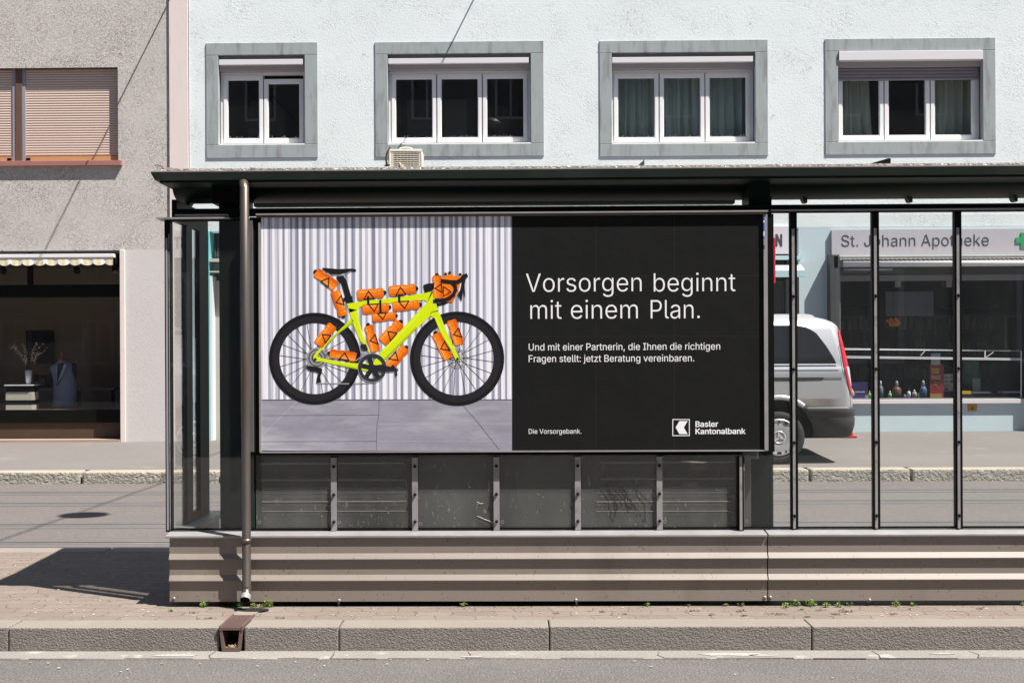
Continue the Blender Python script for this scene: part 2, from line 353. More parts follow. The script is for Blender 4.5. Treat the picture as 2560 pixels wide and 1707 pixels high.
# ------------------------------------------------------------------ lettering (outlines stored as numbers)
GLYPHS = json.loads(r'''{",":[188,[[[53,-119,38,-119,48,-56],[58,8,68,71,91,71],[114,71,137,71,119,8],[102,-56,84,-119,69,-119]]]],".":[188,[[[108,-4,95,-4,83,-4],[72,0,63,9,54,18],[50,28,50,41,50,54],[54,65,63,73,72,82],[83,87,95,87,108,87],[119,82,128,73,137,65],[141,54,141,41,141,28],[137,18,128,9,119,0]]]],":":[188,[[[108,-4,95,-4,83,-4],[72,0,63,9,54,18],[50,28,50,41,50,54],[54,65,63,73,72,82],[83,87,95,87,108,87],[119,82,128,73,137,65],[141,54,141,41,141,28],[137,18,128,9,119,0]],[[108,271,95,271,83,271],[72,275,63,284,54,293],[50,304,50,316,50,329],[54,340,63,349,72,357],[83,362,95,362,108,362],[119,357,128,349,137,340],[141,329,141,316,141,304],[137,293,128,284,119,275]]]],"A":[480,[[[39,0,16,0,78,170],[140,339,201,509,226,509],[251,509,276,509,338,339],[401,170,463,0,440,0],[418,0,395,0,359,101],[323,202,287,302,281,321],[273,344,264,372,255,400],[245,435,232,478,236,478],[241,478,245,478,233,435],[222,399,213,371,204,343],[196,320,191,302,155,202],[120,101,85,0,62,0]],[[197,142,110,142,110,161],[110,180,110,199,197,199],[283,199,370,199,370,180],[370,161,370,142,283,142]]]],"B":[456,[[[122,0,60,0,60,170],[60,339,60,509,120,509],[181,509,241,509,276,509],[306,503,329,491,352,479],[369,462,381,442,392,422],[398,399,398,374,398,352],[394,334,387,320,379,306],[369,294,356,286,344,277],[330,271,315,267,315,265],[315,264,315,262,331,261],[347,255,363,245,379,235],[392,221,402,203,413,185],[418,163,418,136,418,111],[412,87,400,67,388,46],[370,30,344,18,319,6],[287,0,247,0,184,0]],[[125,115,125,57,165,57],[205,57,245,57,284,57],[313,65,330,80,347,95],[355,114,355,137,355,154],[351,170,342,184,334,198],[321,209,306,218,290,227],[271,231,248,231,207,231],[166,231,125,231,125,173]],[[125,341,125,285,162,285],[200,285,238,285,257,285],[273,289,288,296,303,303],[315,313,323,326,332,339],[336,355,336,372,336,395],[328,414,313,429,297,444],[273,452,240,452,202,452],[163,452,125,452,125,396]]]],"C":[510,[[[293,-7,267,-7,223,-7],[184,4,150,25,116,46],[89,76,70,115,50,154],[40,201,40,254,40,308],[50,354,70,393,89,432],[116,462,150,484,184,505],[223,516,267,516,293,516],[317,512,340,504,363,497],[384,486,402,471,420,457],[436,439,448,418,460,398],[468,374,473,348,451,348],[430,348,408,348,404,366],[398,381,389,395,381,408],[370,419,357,428,345,438],[331,444,315,449,300,454],[284,456,267,456,236,456],[208,448,184,432,159,417],[139,394,125,364,111,334],[103,297,103,254,103,211],[111,175,125,145,140,115],[159,92,184,76,209,61],[236,53,267,53,284,53],[300,55,315,60,331,65],[345,71,357,81,370,90],[381,101,389,114,398,128],[404,143,408,160,430,160],[451,160,473,160,469,135],[460,111,448,91,436,70],[421,52,402,38,384,23],[363,12,341,5,318,-3]]]],"D":[502,[[[271,0,219,0,178,0],[137,0,96,0,96,19],[96,38,96,57,136,57],[175,57,215,57,256,57],[291,65,318,81,345,97],[366,119,379,149,392,179],[399,214,399,255,399,296],[392,331,379,361,366,390],[346,412,320,428,293,444],[260,452,221,452,178,452],[136,452,93,452,93,471],[93,490,93,509,137,509],[181,509,225,509,275,509],[317,499,353,478,388,458],[415,429,433,391,452,353],[462,308,462,255,462,202],[452,157,433,119,414,81],[387,51,351,31,314,10]],[[103,509,125,509,125,339],[125,170,125,0,103,0],[82,0,60,0,60,170],[60,339,60,509,82,509]]]],"F":[410,[[[82,0,60,0,60,170],[60,339,60,509,163,509],[266,509,369,509,369,490],[369,471,369,452,288,452],[206,452,125,452,125,394],[125,336,125,278,198,278],[272,278,346,278,346,259],[346,240,346,221,272,221],[198,221,125,221,125,147],[125,74,125,0,103,0]]]],"I":[300,[[[111,0,31,0,31,19],[31,38,31,57,60,57],[89,57,118,57,118,189],[118,320,118,452,89,452],[60,452,31,452,31,471],[31,490,31,509,111,509],[190,509,269,509,269,490],[269,471,269,452,240,452],[212,452,183,452,183,320],[183,189,183,57,212,57],[240,57,269,57,269,38],[269,19,269,0,190,0]]]],"J":[396,[[[230,-7,185,-7,140,-7],[104,6,75,33,47,59],[33,97,33,145,33,155],[33,164,33,173,55,173],[76,173,98,173,98,164],[98,155,98,145,98,114],[106,91,122,74,137,58],[159,50,185,50,211,50],[232,58,248,74,264,91],[272,114,272,145,272,267],[272,388,272,509,293,509],[315,509,336,509,336,388],[336,267,336,145,336,97],[322,59,294,33,266,6]]]],"K":[467,[[[146,189,104,145,104,169],[104,193,104,216,116,232],[128,247,139,261,151,275],[162,290,174,303,187,317],[199,331,212,344,262,399],[313,454,364,509,392,509],[420,509,448,509,376,431],[304,353,231,276,230,276],[229,276,228,276,187,233]],[[82,0,60,0,60,170],[60,339,60,509,82,509],[103,509,125,509,125,451],[125,392,125,334,124,298],[124,261,124,225,124,214],[124,204,125,193,125,129],[125,64,125,0,103,0]],[[398,0,372,0,311,86],[249,173,188,259,201,276],[215,293,228,309,302,206],[375,103,449,0,423,0]]]],"N":[523,[[[82,0,60,0,60,170],[60,339,60,509,85,509],[111,509,136,509,205,400],[274,291,343,183,349,174],[355,164,363,151,370,138],[379,123,388,107,396,90],[405,73,414,55,411,55],[408,54,405,54,403,72],[401,90,401,108,400,126],[399,142,399,157,399,172],[399,185,399,195,399,300],[399,404,399,509,420,509],[442,509,463,509,463,339],[463,170,463,0,438,0],[412,0,387,0,325,97],[264,193,202,290,194,303],[186,316,177,331,169,345],[159,362,148,381,137,400],[123,424,108,452,111,453],[115,453,119,454,120,428],[121,405,122,384,123,362],[124,344,124,328,125,312],[125,300,125,291,125,194],[125,97,125,0,103,0]]]],"O":[533,[[[311,-7,267,-7,223,-7],[184,4,150,25,116,46],[90,76,70,115,50,154],[40,201,40,254,40,308],[50,354,70,393,90,432],[116,462,150,484,184,505],[223,516,267,516,311,516],[350,505,384,484,418,462],[444,432,464,393,483,354],[493,308,493,254,493,201],[483,154,464,115,444,76],[418,46,384,25,350,4]],[[236,53,267,53,297,53],[325,61,349,76,374,91],[394,114,408,144,423,174],[430,211,430,254,430,298],[423,335,408,365,394,395],[374,417,349,433,325,448],[297,456,267,456,236,456],[209,448,184,433,159,417],[140,394,125,364,111,334],[103,297,103,254,103,211],[111,174,125,144,140,114],[159,92,184,76,209,61]]]],"P":[445,[[[82,0,60,0,60,170],[60,339,60,509,118,509],[177,509,235,509,274,509],[307,502,332,487,358,473],[377,454,390,430,402,405],[409,378,409,348,409,317],[402,290,390,265,377,241],[358,222,332,207,307,193],[274,186,235,186,193,186],[151,186,109,186,109,205],[109,224,109,242,150,242],[191,242,233,242,259,242],[281,247,297,256,313,265],[325,278,333,294,341,310],[344,328,344,348,344,368],[341,386,333,402,325,417],[313,430,297,439,280,448],[259,452,232,452,196,452],[160,452,125,452,125,301],[125,151,125,0,103,0]]]],"R":[449,[[[82,0,60,0,60,170],[60,339,60,509,119,509],[177,509,236,509,275,509],[307,502,333,489,359,475],[378,457,390,433,403,410],[409,382,409,352,409,321],[403,295,390,271,378,248],[359,230,333,217,307,204],[275,198,236,198,189,198],[143,198,96,198,96,217],[96,236,96,255,142,255],[188,255,234,255,260,255],[281,259,298,267,314,275],[326,286,334,300,341,315],[345,332,345,352,345,372],[341,390,334,405,326,420],[314,431,298,440,281,448],[259,452,233,452,197,452],[161,452,125,452,125,301],[125,151,125,0,103,0]],[[378,0,353,0,312,76],[271,153,230,229,254,229],[279,229,303,229,344,153],[386,76,428,0,403,0]]]],"S":[447,[[[263,-9,224,-9,187,-9],[155,-3,128,9,100,21],[79,38,64,60,49,82],[40,107,38,137,60,137],[82,137,104,137,106,117],[112,101,123,88,134,75],[149,65,166,59,184,52],[203,49,224,49,247,49],[268,53,286,60,304,68],[319,78,329,92,340,105],[346,121,346,139,346,155],[341,169,332,179,323,189],[311,198,296,205,281,211],[264,217,245,222,224,228],[204,234,184,239,142,251],[109,268,86,289,63,311],[52,339,52,372,52,401],[60,426,75,448,90,469],[111,486,138,498,164,510],[194,516,227,516,261,516],[290,510,316,498,342,486],[362,469,377,449,392,428],[400,404,401,378,380,378],[358,378,337,378,335,403],[323,423,302,437,281,451],[256,459,225,459,203,459],[184,455,167,448,151,441],[138,431,129,418,120,406],[115,391,115,376,115,358],[120,344,131,334,142,323],[154,314,169,308,184,302],[199,297,212,293,230,289],[247,284,264,279,279,275],[295,270,312,264,328,257],[344,248,359,238,373,227],[385,214,395,198,404,181],[408,162,408,139,408,111],[401,86,386,64,372,41],[351,24,323,11,296,-2]]]],"T":[449,[[[85,452,32,452,32,471],[32,490,32,509,160,509],[288,509,417,509,417,490],[417,471,417,452,363,452],[310,452,257,452,257,301],[257,151,257,0,235,0],[214,0,193,0,193,151],[193,301,193,452,139,452]]]],"U":[517,[[[299,-8,259,-8,219,-8],[184,0,154,15,124,31],[101,53,85,80,68,107],[60,138,60,173,60,285],[60,397,60,509,81,509],[103,509,124,509,124,399],[124,288,124,178,124,154],[130,132,141,113,152,94],[167,79,187,68,207,57],[231,52,259,52,287,52],[311,57,331,68,351,79],[366,94,377,113,387,132],[393,154,393,178,393,288],[393,399,393,509,414,509],[436,509,457,509,457,397],[457,285,457,173,457,138],[449,107,433,80,416,53],[393,31,363,15,334,0]]]],"V":[480,[[[229,0,204,0,141,170],[79,339,16,509,39,509],[62,509,84,509,120,408],[156,307,192,206,198,189],[206,166,215,137,224,109],[235,73,248,31,243,31],[239,31,235,31,247,74],[258,110,267,138,276,166],[284,189,290,206,325,307],[360,408,395,509,417,509],[440,509,463,509,401,339],[340,170,278,0,253,0]]]],"a":[389,[[[182,-9,160,-9,136,-9],[114,-4,94,5,75,14],[59,27,48,45,36,62],[30,83,30,108,30,130],[35,147,43,161,52,175],[63,185,78,193,92,201],[108,207,125,211,143,215],[160,218,178,220,201,223],[219,225,234,227,248,228],[258,231,265,235,272,239],[276,245,276,255,276,255],[276,256,276,257,276,272],[273,286,267,297,261,308],[252,316,240,322,228,328],[213,331,196,331,178,331],[162,328,149,322,136,317],[126,309,118,301,110,292],[104,283,100,274,80,280],[61,285,41,291,50,314],[62,332,79,346,95,360],[113,369,133,375,153,381],[173,384,194,384,208,384],[223,383,239,379,255,376],[271,370,286,360,301,351],[313,338,322,320,332,303],[337,280,337,251,337,168],[337,84,337,0,317,0],[297,0,277,0,277,17],[277,35,277,52,275,52],[274,52,272,52,268,43],[261,34,252,25,243,15],[230,7,215,1,200,-5]],[[155,45,170,45,193,45],[212,50,228,59,243,68],[255,79,263,93,271,107],[276,122,276,138,276,155],[276,173,276,190,273,187],[268,184,259,182,251,180],[242,178,231,176,221,174],[210,172,200,171,190,170],[182,169,175,168,161,166],[147,163,134,159,121,154],[111,148,103,139,96,131],[92,119,92,105,92,92],[95,81,102,72,109,63],[118,57,130,52,142,48]]]],"b":[424,[[[261,-8,229,-8,206,-8],[187,-4,172,4,158,12],[146,21,138,31,129,42],[123,51,118,59,116,59],[114,59,112,59,112,39],[112,20,112,0,92,0],[72,0,53,0,53,170],[53,339,53,509,73,509],[93,509,114,509,114,446],[114,382,114,319,115,319],[117,319,118,319,123,327],[129,336,137,346,145,356],[157,365,171,373,186,381],[205,384,229,384,261,384],[289,376,313,361,337,345],[356,322,370,293,383,263],[390,229,390,189,390,149],[383,114,370,84,356,55],[337,32,313,16,289,0]],[[197,47,220,47,244,47],[263,53,279,66,295,78],[308,95,316,117,324,138],[328,162,328,189,328,216],[324,240,316,261,308,282],[296,299,280,311,264,324],[244,330,220,330,197,330],[177,324,161,312,145,300],[133,284,125,263,117,242],[113,217,113,189,113,161],[117,136,125,115,133,94],[146,77,162,65,178,53]]]],"c":[396,[[[226,-8,207,-8,173,-8],[143,0,117,16,91,33],[71,56,56,85,41,114],[34,149,34,187,34,227],[41,262,56,291,71,321],[91,343,117,360,143,376],[173,384,207,384,226,384],[243,382,260,377,276,372],[292,365,305,356,319,347],[330,335,340,322,350,309],[357,294,362,277,342,272],[322,267,303,262,300,272],[296,281,290,289,285,297],[278,305,270,311,262,317],[253,322,242,325,232,328],[220,330,207,330,182,330],[161,323,145,310,129,297],[116,280,108,258,100,237],[96,213,96,187,96,162],[100,139,108,117,116,96],[129,79,145,66,161,53],[182,46,207,46,220,46],[232,48,243,52,253,55],[263,60,271,66,279,72],[286,80,292,89,297,97],[301,107,304,117,324,112],[343,107,363,102,358,85],[351,70,341,56,332,43],[320,31,306,21,293,12],[277,4,261,-1,244,-6]]]],"d":[424,[[[219,-8,195,-8,164,-8],[136,0,111,16,87,32],[68,55,55,84,41,114],[34,149,34,189,34,229],[41,263,55,293,69,322],[88,345,112,361,136,376],[164,384,196,384,219,384],[238,381,253,373,268,365],[279,356,287,346,296,336],[302,327,306,319,308,319],[309,319,311,319,311,382],[311,446,311,509,331,509],[351,509,372,509,372,339],[372,170,372,0,352,0],[332,0,313,0,313,20],[313,39,313,59,311,59],[309,59,307,59,302,51],[295,42,287,31,278,21],[267,12,252,4,238,-4]],[[181,47,205,47,227,47],[247,53,263,65,279,77],[291,94,299,115,308,136],[312,161,312,189,312,217],[308,242,300,263,292,284],[279,300,263,312,247,324],[228,330,205,330,181,330],[161,324,145,311,129,299],[116,282,108,261,100,240],[96,216,96,189,96,162],[100,138,109,117,117,95],[129,78,145,66,161,53]]]],"e":[404,[[[238,-8,212,-8,175,-8],[143,0,117,16,90,33],[70,56,56,85,41,114],[34,148,34,187,34,226],[41,260,55,290,69,319],[89,343,115,359,141,376],[171,384,205,384,226,384],[246,381,266,374,285,367],[303,356,319,341,335,326],[348,306,357,282,366,258],[371,228,371,194,371,186],[371,178,371,169,272,169],[174,169,75,169,75,187],[75,204,75,221,163,221],[250,221,338,221,329,215],[319,208,310,202,310,227],[306,249,298,269,290,288],[278,303,263,314,247,325],[228,330,205,330,182,330],[163,325,146,313,130,302],[118,288,109,270,100,251],[96,232,96,211,96,200],[96,189,96,178,96,150],[101,126,110,106,120,87],[134,72,151,61,168,51],[189,46,212,46,228,46],[241,48,254,53,266,57],[277,64,285,73,294,82],[301,93,306,105,325,101],[345,96,365,91,359,71],[349,54,335,39,321,24],[303,13,283,4,262,-4]]]],"g":[425,[[[238,-151,207,-151,179,-151],[155,-147,134,-140,113,-132],[96,-123,82,-110,69,-98],[58,-84,51,-69,67,-60],[84,-50,101,-41,107,-49],[113,-57,122,-66,130,-75],[141,-82,154,-88,168,-94],[186,-97,207,-97,238,-97],[263,-90,282,-75,302,-60],[311,-37,311,-6,311,19],[311,44,311,68,310,68],[308,68,306,68,301,60],[295,51,287,41,278,32],[267,23,252,16,238,8],[219,5,195,5,164,5],[137,12,113,27,88,41],[69,62,55,90,41,118],[34,152,34,191,34,230],[41,264,55,293,69,322],[88,345,112,361,137,376],[165,384,196,384,220,384],[239,381,253,373,268,365],[280,356,288,346,297,336],[303,327,308,319,309,319],[311,319,313,319,313,339],[313,359,313,379,333,379],[353,379,372,379,372,250],[372,121,372,-9,372,-42],[365,-69,350,-90,335,-111],[316,-126,291,-136,266,-146]],[[181,59,205,59,228,59],[248,64,264,75,280,86],[292,101,300,121,308,141],[312,165,312,193,312,220],[308,243,300,264,292,284],[280,301,264,312,248,324],[228,330,205,330,181,330],[161,324,145,312,129,299],[117,283,109,262,100,242],[96,219,96,193,96,166],[100,143,109,123,117,103],[129,87,145,76,162,65]]]],"h":[410,[[[114,249,114,227,114,151],[114,76,114,0,93,0],[73,0,53,0,53,170],[53,339,53,509,73,509],[93,509,114,509,114,435],[114,361,114,287,110,287],[106,287,102,287,114,322],[131,347,152,362,174,377],[199,384,227,384,253,384],[276,379,295,369,315,358],[330,342,341,321,352,299],[357,273,357,240,357,160],[357,80,357,0,337,0],[316,0,296,0,296,78],[296,157,296,235,296,265],[288,288,273,304,258,321],[237,329,210,329,192,329],[175,325,161,317,146,309],[135,298,126,283,118,267]]]],"i":[167,[[[73,0,53,0,53,126],[53,253,53,379,73,379],[93,379,114,379,114,253],[114,126,114,0,93,0]],[[95,443,84,443,72,443],[62,447,54,455,45,462],[41,472,41,483,41,494],[45,504,54,512,62,520],[72,524,84,524,95,524],[106,520,114,512,122,504],[126,494,126,483,126,472],[122,462,114,455,106,447]]]],"j":[167,[[[53,243,53,379,73,379],[93,379,114,379,114,243],[114,106,114,-30,114,-53],[110,-73,102,-90,93,-107],[81,-120,65,-129,48,-138],[28,-143,4,-143,-1,-143],[-5,-143,-10,-143,-10,-124],[-10,-105,-10,-87,-6,-87],[-2,-87,2,-87,20,-87],[32,-82,40,-72,49,-62],[53,-48,53,-29,53,107]],[[95,443,83,443,72,443],[62,447,53,455,45,462],[41,472,41,483,41,494],[45,504,53,512,62,520],[72,524,83,524,95,524],[105,520,114,512,122,504],[126,494,126,483,126,472],[122,462,114,455,105,447]]]],"k":[381,[[[132,158,110,137,110,162],[110,187,110,212,113,212],[117,212,121,212,175,268],[230,323,284,379,310,379],[335,379,360,379,301,319],[243,259,184,199,182,199],[179,199,177,199,155,178]],[[73,0,53,0,53,170],[53,339,53,509,73,509],[93,509,114,509,114,339],[114,170,114,0,93,0]],[[320,0,294,0,245,62],[197,124,148,186,162,200],[177,214,191,229,252,152],[312,76,372,0,346,0]]]],"l":[189,[[[147,-2,139,-2,110,-2],[88,5,74,20,60,35],[53,57,53,84,53,226],[53,367,53,509,73,509],[93,509,114,509,114,372],[114,235,114,99,114,81],[116,69,120,62,125,55],[133,52,146,52,152,52],[157,52,160,53,164,53],[167,54,170,54,173,37],[177,20,181,3,175,1],[169,0,162,-1,154,-2]]]],"m":[610,[[[73,0,53,0,53,126],[53,253,53,379,72,379],[92,379,112,379,112,351],[112,323,112,295,111,295],[109,295,108,295,113,316],[121,332,132,346,144,359],[157,369,172,376,187,383],[203,386,219,386,247,386],[270,378,287,361,305,344],[316,322,321,295,318,295],[315,295,312,295,317,313],[325,329,337,343,349,357],[364,367,381,375,398,382],[416,386,437,386,459,386],[479,381,497,372,515,362],[530,348,541,328,551,309],[557,285,557,255,557,170],[557,85,557,0,536,0],[516,0,496,0,496,85],[496,169,496,254,496,281],[488,301,473,313,457,325],[439,330,419,330,402,330],[387,327,374,320,362,313],[352,303,345,290,339,278],[335,263,335,247,335,165],[335,82,335,0,315,0],[295,0,274,0,274,87],[274,173,274,260,274,281],[267,298,253,311,239,324],[221,330,199,330,185,330],[171,327,158,320,144,313],[134,303,126,289,118,276],[114,258,114,238,114,159],[114,79,114,0,93,0]]]],"n":[410,[[[114,249,114,227,114,151],[114,76,114,0,93,0],[73,0,53,0,53,126],[53,253,53,379,72,379],[92,379,112,379,112,349],[112,318,112,287,109,287],[106,287,102,287,114,322],[131,347,152,362,174,377],[199,384,227,384,253,384],[276,379,295,369,314,358],[330,342,341,321,352,299],[357,273,357,240,357,160],[357,80,357,0,337,0],[316,0,296,0,296,78],[296,157,296,235,296,265],[288,288,273,304,258,321],[237,329,210,329,192,329],[175,325,161,317,146,309],[135,298,126,283,118,267]]]],"o":[415,[[[242,-8,207,-8,173,-8],[143,0,117,16,91,33],[71,56,56,85,41,114],[34,149,34,187,34,227],[41,262,56,291,71,321],[91,343,117,360,143,376],[173,384,207,384,242,384],[273,376,299,360,325,343],[345,321,359,291,374,262],[381,227,381,187,381,149],[374,114,359,85,345,56],[325,33,299,16,273,0]],[[182,46,207,46,233,46],[254,53,270,66,287,79],[299,96,307,117,315,139],[319,162,319,187,319,213],[315,236,307,258,299,280],[287,297,270,310,254,323],[233,330,207,330,182,330],[161,323,145,310,129,297],[116,280,108,258,100,237],[96,213,96,187,96,162],[100,139,108,117,116,96],[129,79,145,66,161,53]]]],"p":[424,[[[73,-143,53,-143,53,31],[53,205,53,379,72,379],[92,379,112,379,112,359],[112,339,112,319,114,319],[116,319,118,319,123,327],[129,336,137,346,145,356],[157,365,171,373,186,381],[205,384,229,384,261,384],[289,376,313,361,337,345],[356,322,370,293,383,263],[390,229,390,189,390,149],[383,114,370,84,356,55],[337,32,313,16,289,0],[261,-8,229,-8,206,-8],[187,-4,173,4,158,12],[146,21,138,31,130,42],[123,51,118,59,117,59],[115,59,114,59,114,-8],[114,-76,114,-143,93,-143]],[[197,47,220,47,244,47],[263,53,279,66,295,78],[308,95,316,117,324,138],[328,162,328,189,328,216],[324,240,316,261,308,282],[296,299,280,311,264,324],[244,330,220,330,197,330],[177,324,161,312,145,300],[133,284,125,263,117,242],[113,217,113,189,113,161],[117,136,125,115,133,94],[146,77,162,65,178,53]]]],"r":[259,[[[73,0,53,0,53,126],[53,253,53,379,72,379],[92,379,112,379,112,360],[112,340,112,321,113,321],[114,321,115,321,122,340],[135,355,152,367,170,379],[190,385,213,385,218,385],[223,385,229,384,235,384],[240,384,243,384,243,363],[243,343,243,322,242,323],[237,323,230,324,223,325],[215,326,207,326,189,326],[173,322,159,315,145,307],[134,297,126,284,118,270],[114,255,114,237,114,158],[114,79,114,0,93,0]]]],"s":[365,[[[211,-8,182,-8,156,-8],[133,-4,112,3,92,11],[75,23,62,38,49,53],[40,72,36,94,55,98],[74,102,94,107,99,86],[109,70,124,60,139,50],[158,45,181,45,208,45],[229,51,244,62,260,74],[268,87,268,103,268,116],[263,127,254,136,245,144],[231,151,212,155,191,160],[170,165,149,170,115,178],[89,191,72,208,55,225],[47,247,47,274,47,296],[53,315,65,332,77,348],[94,361,115,370,136,380],[160,384,187,384,213,384],[235,380,254,372,272,365],[287,353,299,339,310,325],[319,309,324,290,305,286],[287,281,268,277,263,292],[255,304,243,316,230,327],[212,333,187,333,165,333],[146,327,131,317,116,306],[109,293,109,277,109,263],[114,252,124,243,134,235],[150,228,172,223,191,218],[210,214,229,209,264,201],[290,188,306,171,323,154],[331,133,331,107,331,84],[325,64,312,47,300,30],[282,16,260,6,237,-3]]]],"t":[227,[[[138,379,204,379,204,362],[204,344,204,327,138,327],[72,327,6,327,6,344],[6,362,6,379,72,379]],[[65,345,65,471,85,471],[106,471,126,471,126,347],[126,222,126,98,126,81],[129,69,136,61,143,54],[154,50,170,50,174,50],[179,50,185,51,191,52],[197,53,202,54,206,36],[209,19,213,2,207,0],[200,-2,192,-3,184,-4],[176,-4,168,-4,136,-4],[110,4,92,21,74,38],[65,62,65,93,65,219]]]],"u":[410,[[[211,-5,182,-5,157,-5],[134,0,115,11,95,21],[80,37,69,59,58,80],[53,107,53,139,53,219],[53,299,53,379,73,379],[93,379,114,379,114,301],[114,222,114,144,114,114],[121,91,137,75,152,58],[173,50,200,50,218,50],[235,54,249,62,264,70],[275,81,283,97,292,112],[296,131,296,153,296,228],[296,304,296,379,316,379],[337,379,357,379,357,253],[357,126,357,0,337,0],[318,0,298,0,298,31],[298,61,298,92,301,92],[304,92,307,92,295,57],[279,32,257,17,235,2]]]],"v":[389,[[[184,0,163,0,114,126],[66,253,17,379,40,379],[62,379,84,379,111,305],[138,230,165,155,174,132],[181,110,187,87,193,64],[199,42,206,21,198,21],[191,21,184,21,191,42],[197,64,203,87,209,110],[216,132,224,155,251,230],[278,305,305,379,327,379],[349,379,371,379,323,253],[275,126,226,0,205,0]]]],"z":[380,[[[141,0,42,0,42,15],[42,30,42,46,112,137],[183,228,254,320,254,321],[254,322,254,323,185,323],[117,323,48,323,48,342],[48,361,48,379,143,379],[238,379,333,379,333,363],[333,347,333,331,264,241],[195,150,126,60,126,59],[126,58,126,56,197,56],[268,56,339,56,339,38],[339,19,339,0,240,0]]]]," ":[188,[]]}''')
def text(name, s, x0, z0, Y, width, mat, parent, bold=0.0, flat=1.0, cap=None, depth=.0004, loc=None, cat=None):
    """lettering from x0 with its baseline on z0, scaled to the given width, facing the street"""
    pen = 0; right = 0; vv, ff = [], []
    def flatten(con):
        out = []
        for p, q in zip(con, con[1:] + con[:1]):
            A, B_, C_, D = (p[2], p[3]), (p[4], p[5]), (q[0], q[1]), (q[2], q[3])
            cr = abs((B_[0] - A[0]) * (D[1] - A[1]) - (B_[1] - A[1]) * (D[0] - A[0])) + abs((C_[0] - A[0]) * (D[1] - A[1]) - (C_[1] - A[1]) * (D[0] - A[0]))
            n = 1 if cr < 400 else 5
            for t_ in range(n):
                t = t_ / n; u = 1 - t
                out.append(tuple((u ** 3 * a_ + 3 * u * u * t * b_ + 3 * u * t * t * c_ + t ** 3 * d_) / 1000 for a_, b_, c_, d_ in zip(A, B_, C_, D)))
        return out
    for ch in s:
        adv, contours = GLYPHS[ch]
        if contours:
            cons = [flatten(c) for c in contours]
            ar = lambda c: sum(p[0] * q[1] - q[0] * p[1] for p, q in zip(c, c[1:] + c[:1]))
            sgn = 1 if ar(max(cons, key=lambda c: abs(ar(c)))) > 0 else -1
            if bold:                                   # heavier or lighter weight: move every outline along its normal
                nc = []
                for c in cons:
                    o_ = []
                    for p, q, r_ in zip(c[-1:] + c[:-1], c, c[1:] + c[:1]):
                        d1, d2 = (q[0] - p[0], q[1] - p[1]), (r_[0] - q[0], r_[1] - q[1])
                        l1, l2 = math.hypot(*d1) or 1, math.hypot(*d2) or 1
                        nx, ny = d1[1] / l1 + d2[1] / l2, -(d1[0] / l1 + d2[0] / l2); l = max(nx * nx + ny * ny, 1.2)
                        o_.append((q[0] + sgn * bold * nx * 2 / l, q[1] + sgn * bold * ny * 2 / l * (.6 if bold > 0 else 1)))
                    nc.append(o_)
                cons = nc
            es = [(p, q) for c in cons for p, q in zip(c, c[1:] + c[:1]) if abs(p[1] - q[1]) > 1e-7]
            ysl = sorted({round(p[1], 6) for c in cons for p in c})
            for y0, y1 in zip(ysl, ysl[1:]):
                if y1 - y0 < 1e-6: continue
                ym_ = (y0 + y1) / 2; xs_ = []
                for p, q in es:
                    lo, hi = (p, q) if p[1] < q[1] else (q, p)
                    if lo[1] < ym_ < hi[1]:
                        f_ = lambda y: lo[0] + (hi[0] - lo[0]) * (y - lo[1]) / (hi[1] - lo[1])
                        xs_.append((f_(ym_), f_(y0), f_(y1), 1 if p[1] < q[1] else -1))
                xs_.sort(); wn_ = 0; st = None
                for x_ in xs_:
                    if wn_ == 0: st = x_
                    wn_ += x_[3]
                    if wn_ == 0:
                        b0 = len(vv); vv += [(st[1] + pen / 1000, 0, y0), (x_[1] + pen / 1000, 0, y0), (x_[2] + pen / 1000, 0, y1), (st[2] + pen / 1000, 0, y1)]
                        ff.append((b0, b0 + 1, b0 + 2, b0 + 3))
            right = max(right, max(p[0] for c in cons for p in c) + pen / 1000)
        pen += adv
    k = width / right
    kz = (cap / .506) if cap else k
    off = origin(parent) if parent else Vector(loc)
    me = bpy.data.meshes.new(name)
    me.from_pydata([tuple(Vector((x0 + x * k, Y + l, z0 + z * kz)) - off) for x, l, z in vv], [], ff)
    bm = bmesh.new(); bm.from_mesh(me); bmesh.ops.remove_doubles(bm, verts=bm.verts, dist=2e-6); bm.to_mesh(me); bm.free()
    me.materials.clear(); me.materials.append(mat)
    for p in me.polygons: p.material_index = 0
    me.name = name
    o = bpy.data.objects.new(name, me); C.objects.link(o)
    if parent: o.parent = parent
    else: o.location = off
    return o

# ================================================================== the setting
ZR, ZT = -.117, -.12                       # near road, tram street
MB().box(-400, 400, -300, 600, -1.2, -.7).build('ground', ASPH, kind='structure')
MB().box(-40, 40, -14, 6.06, -.6, ZR).build('near_road', ASPH, kind='structure')
MB().box(-40, 40, 6.198, 8.44, -.55, 0).build('platform', PAVER, kind='structure')
MB().box(-40, 40, 8.3, 14.4, -.6, ZT).build('tram_street', ROADM, kind='structure')

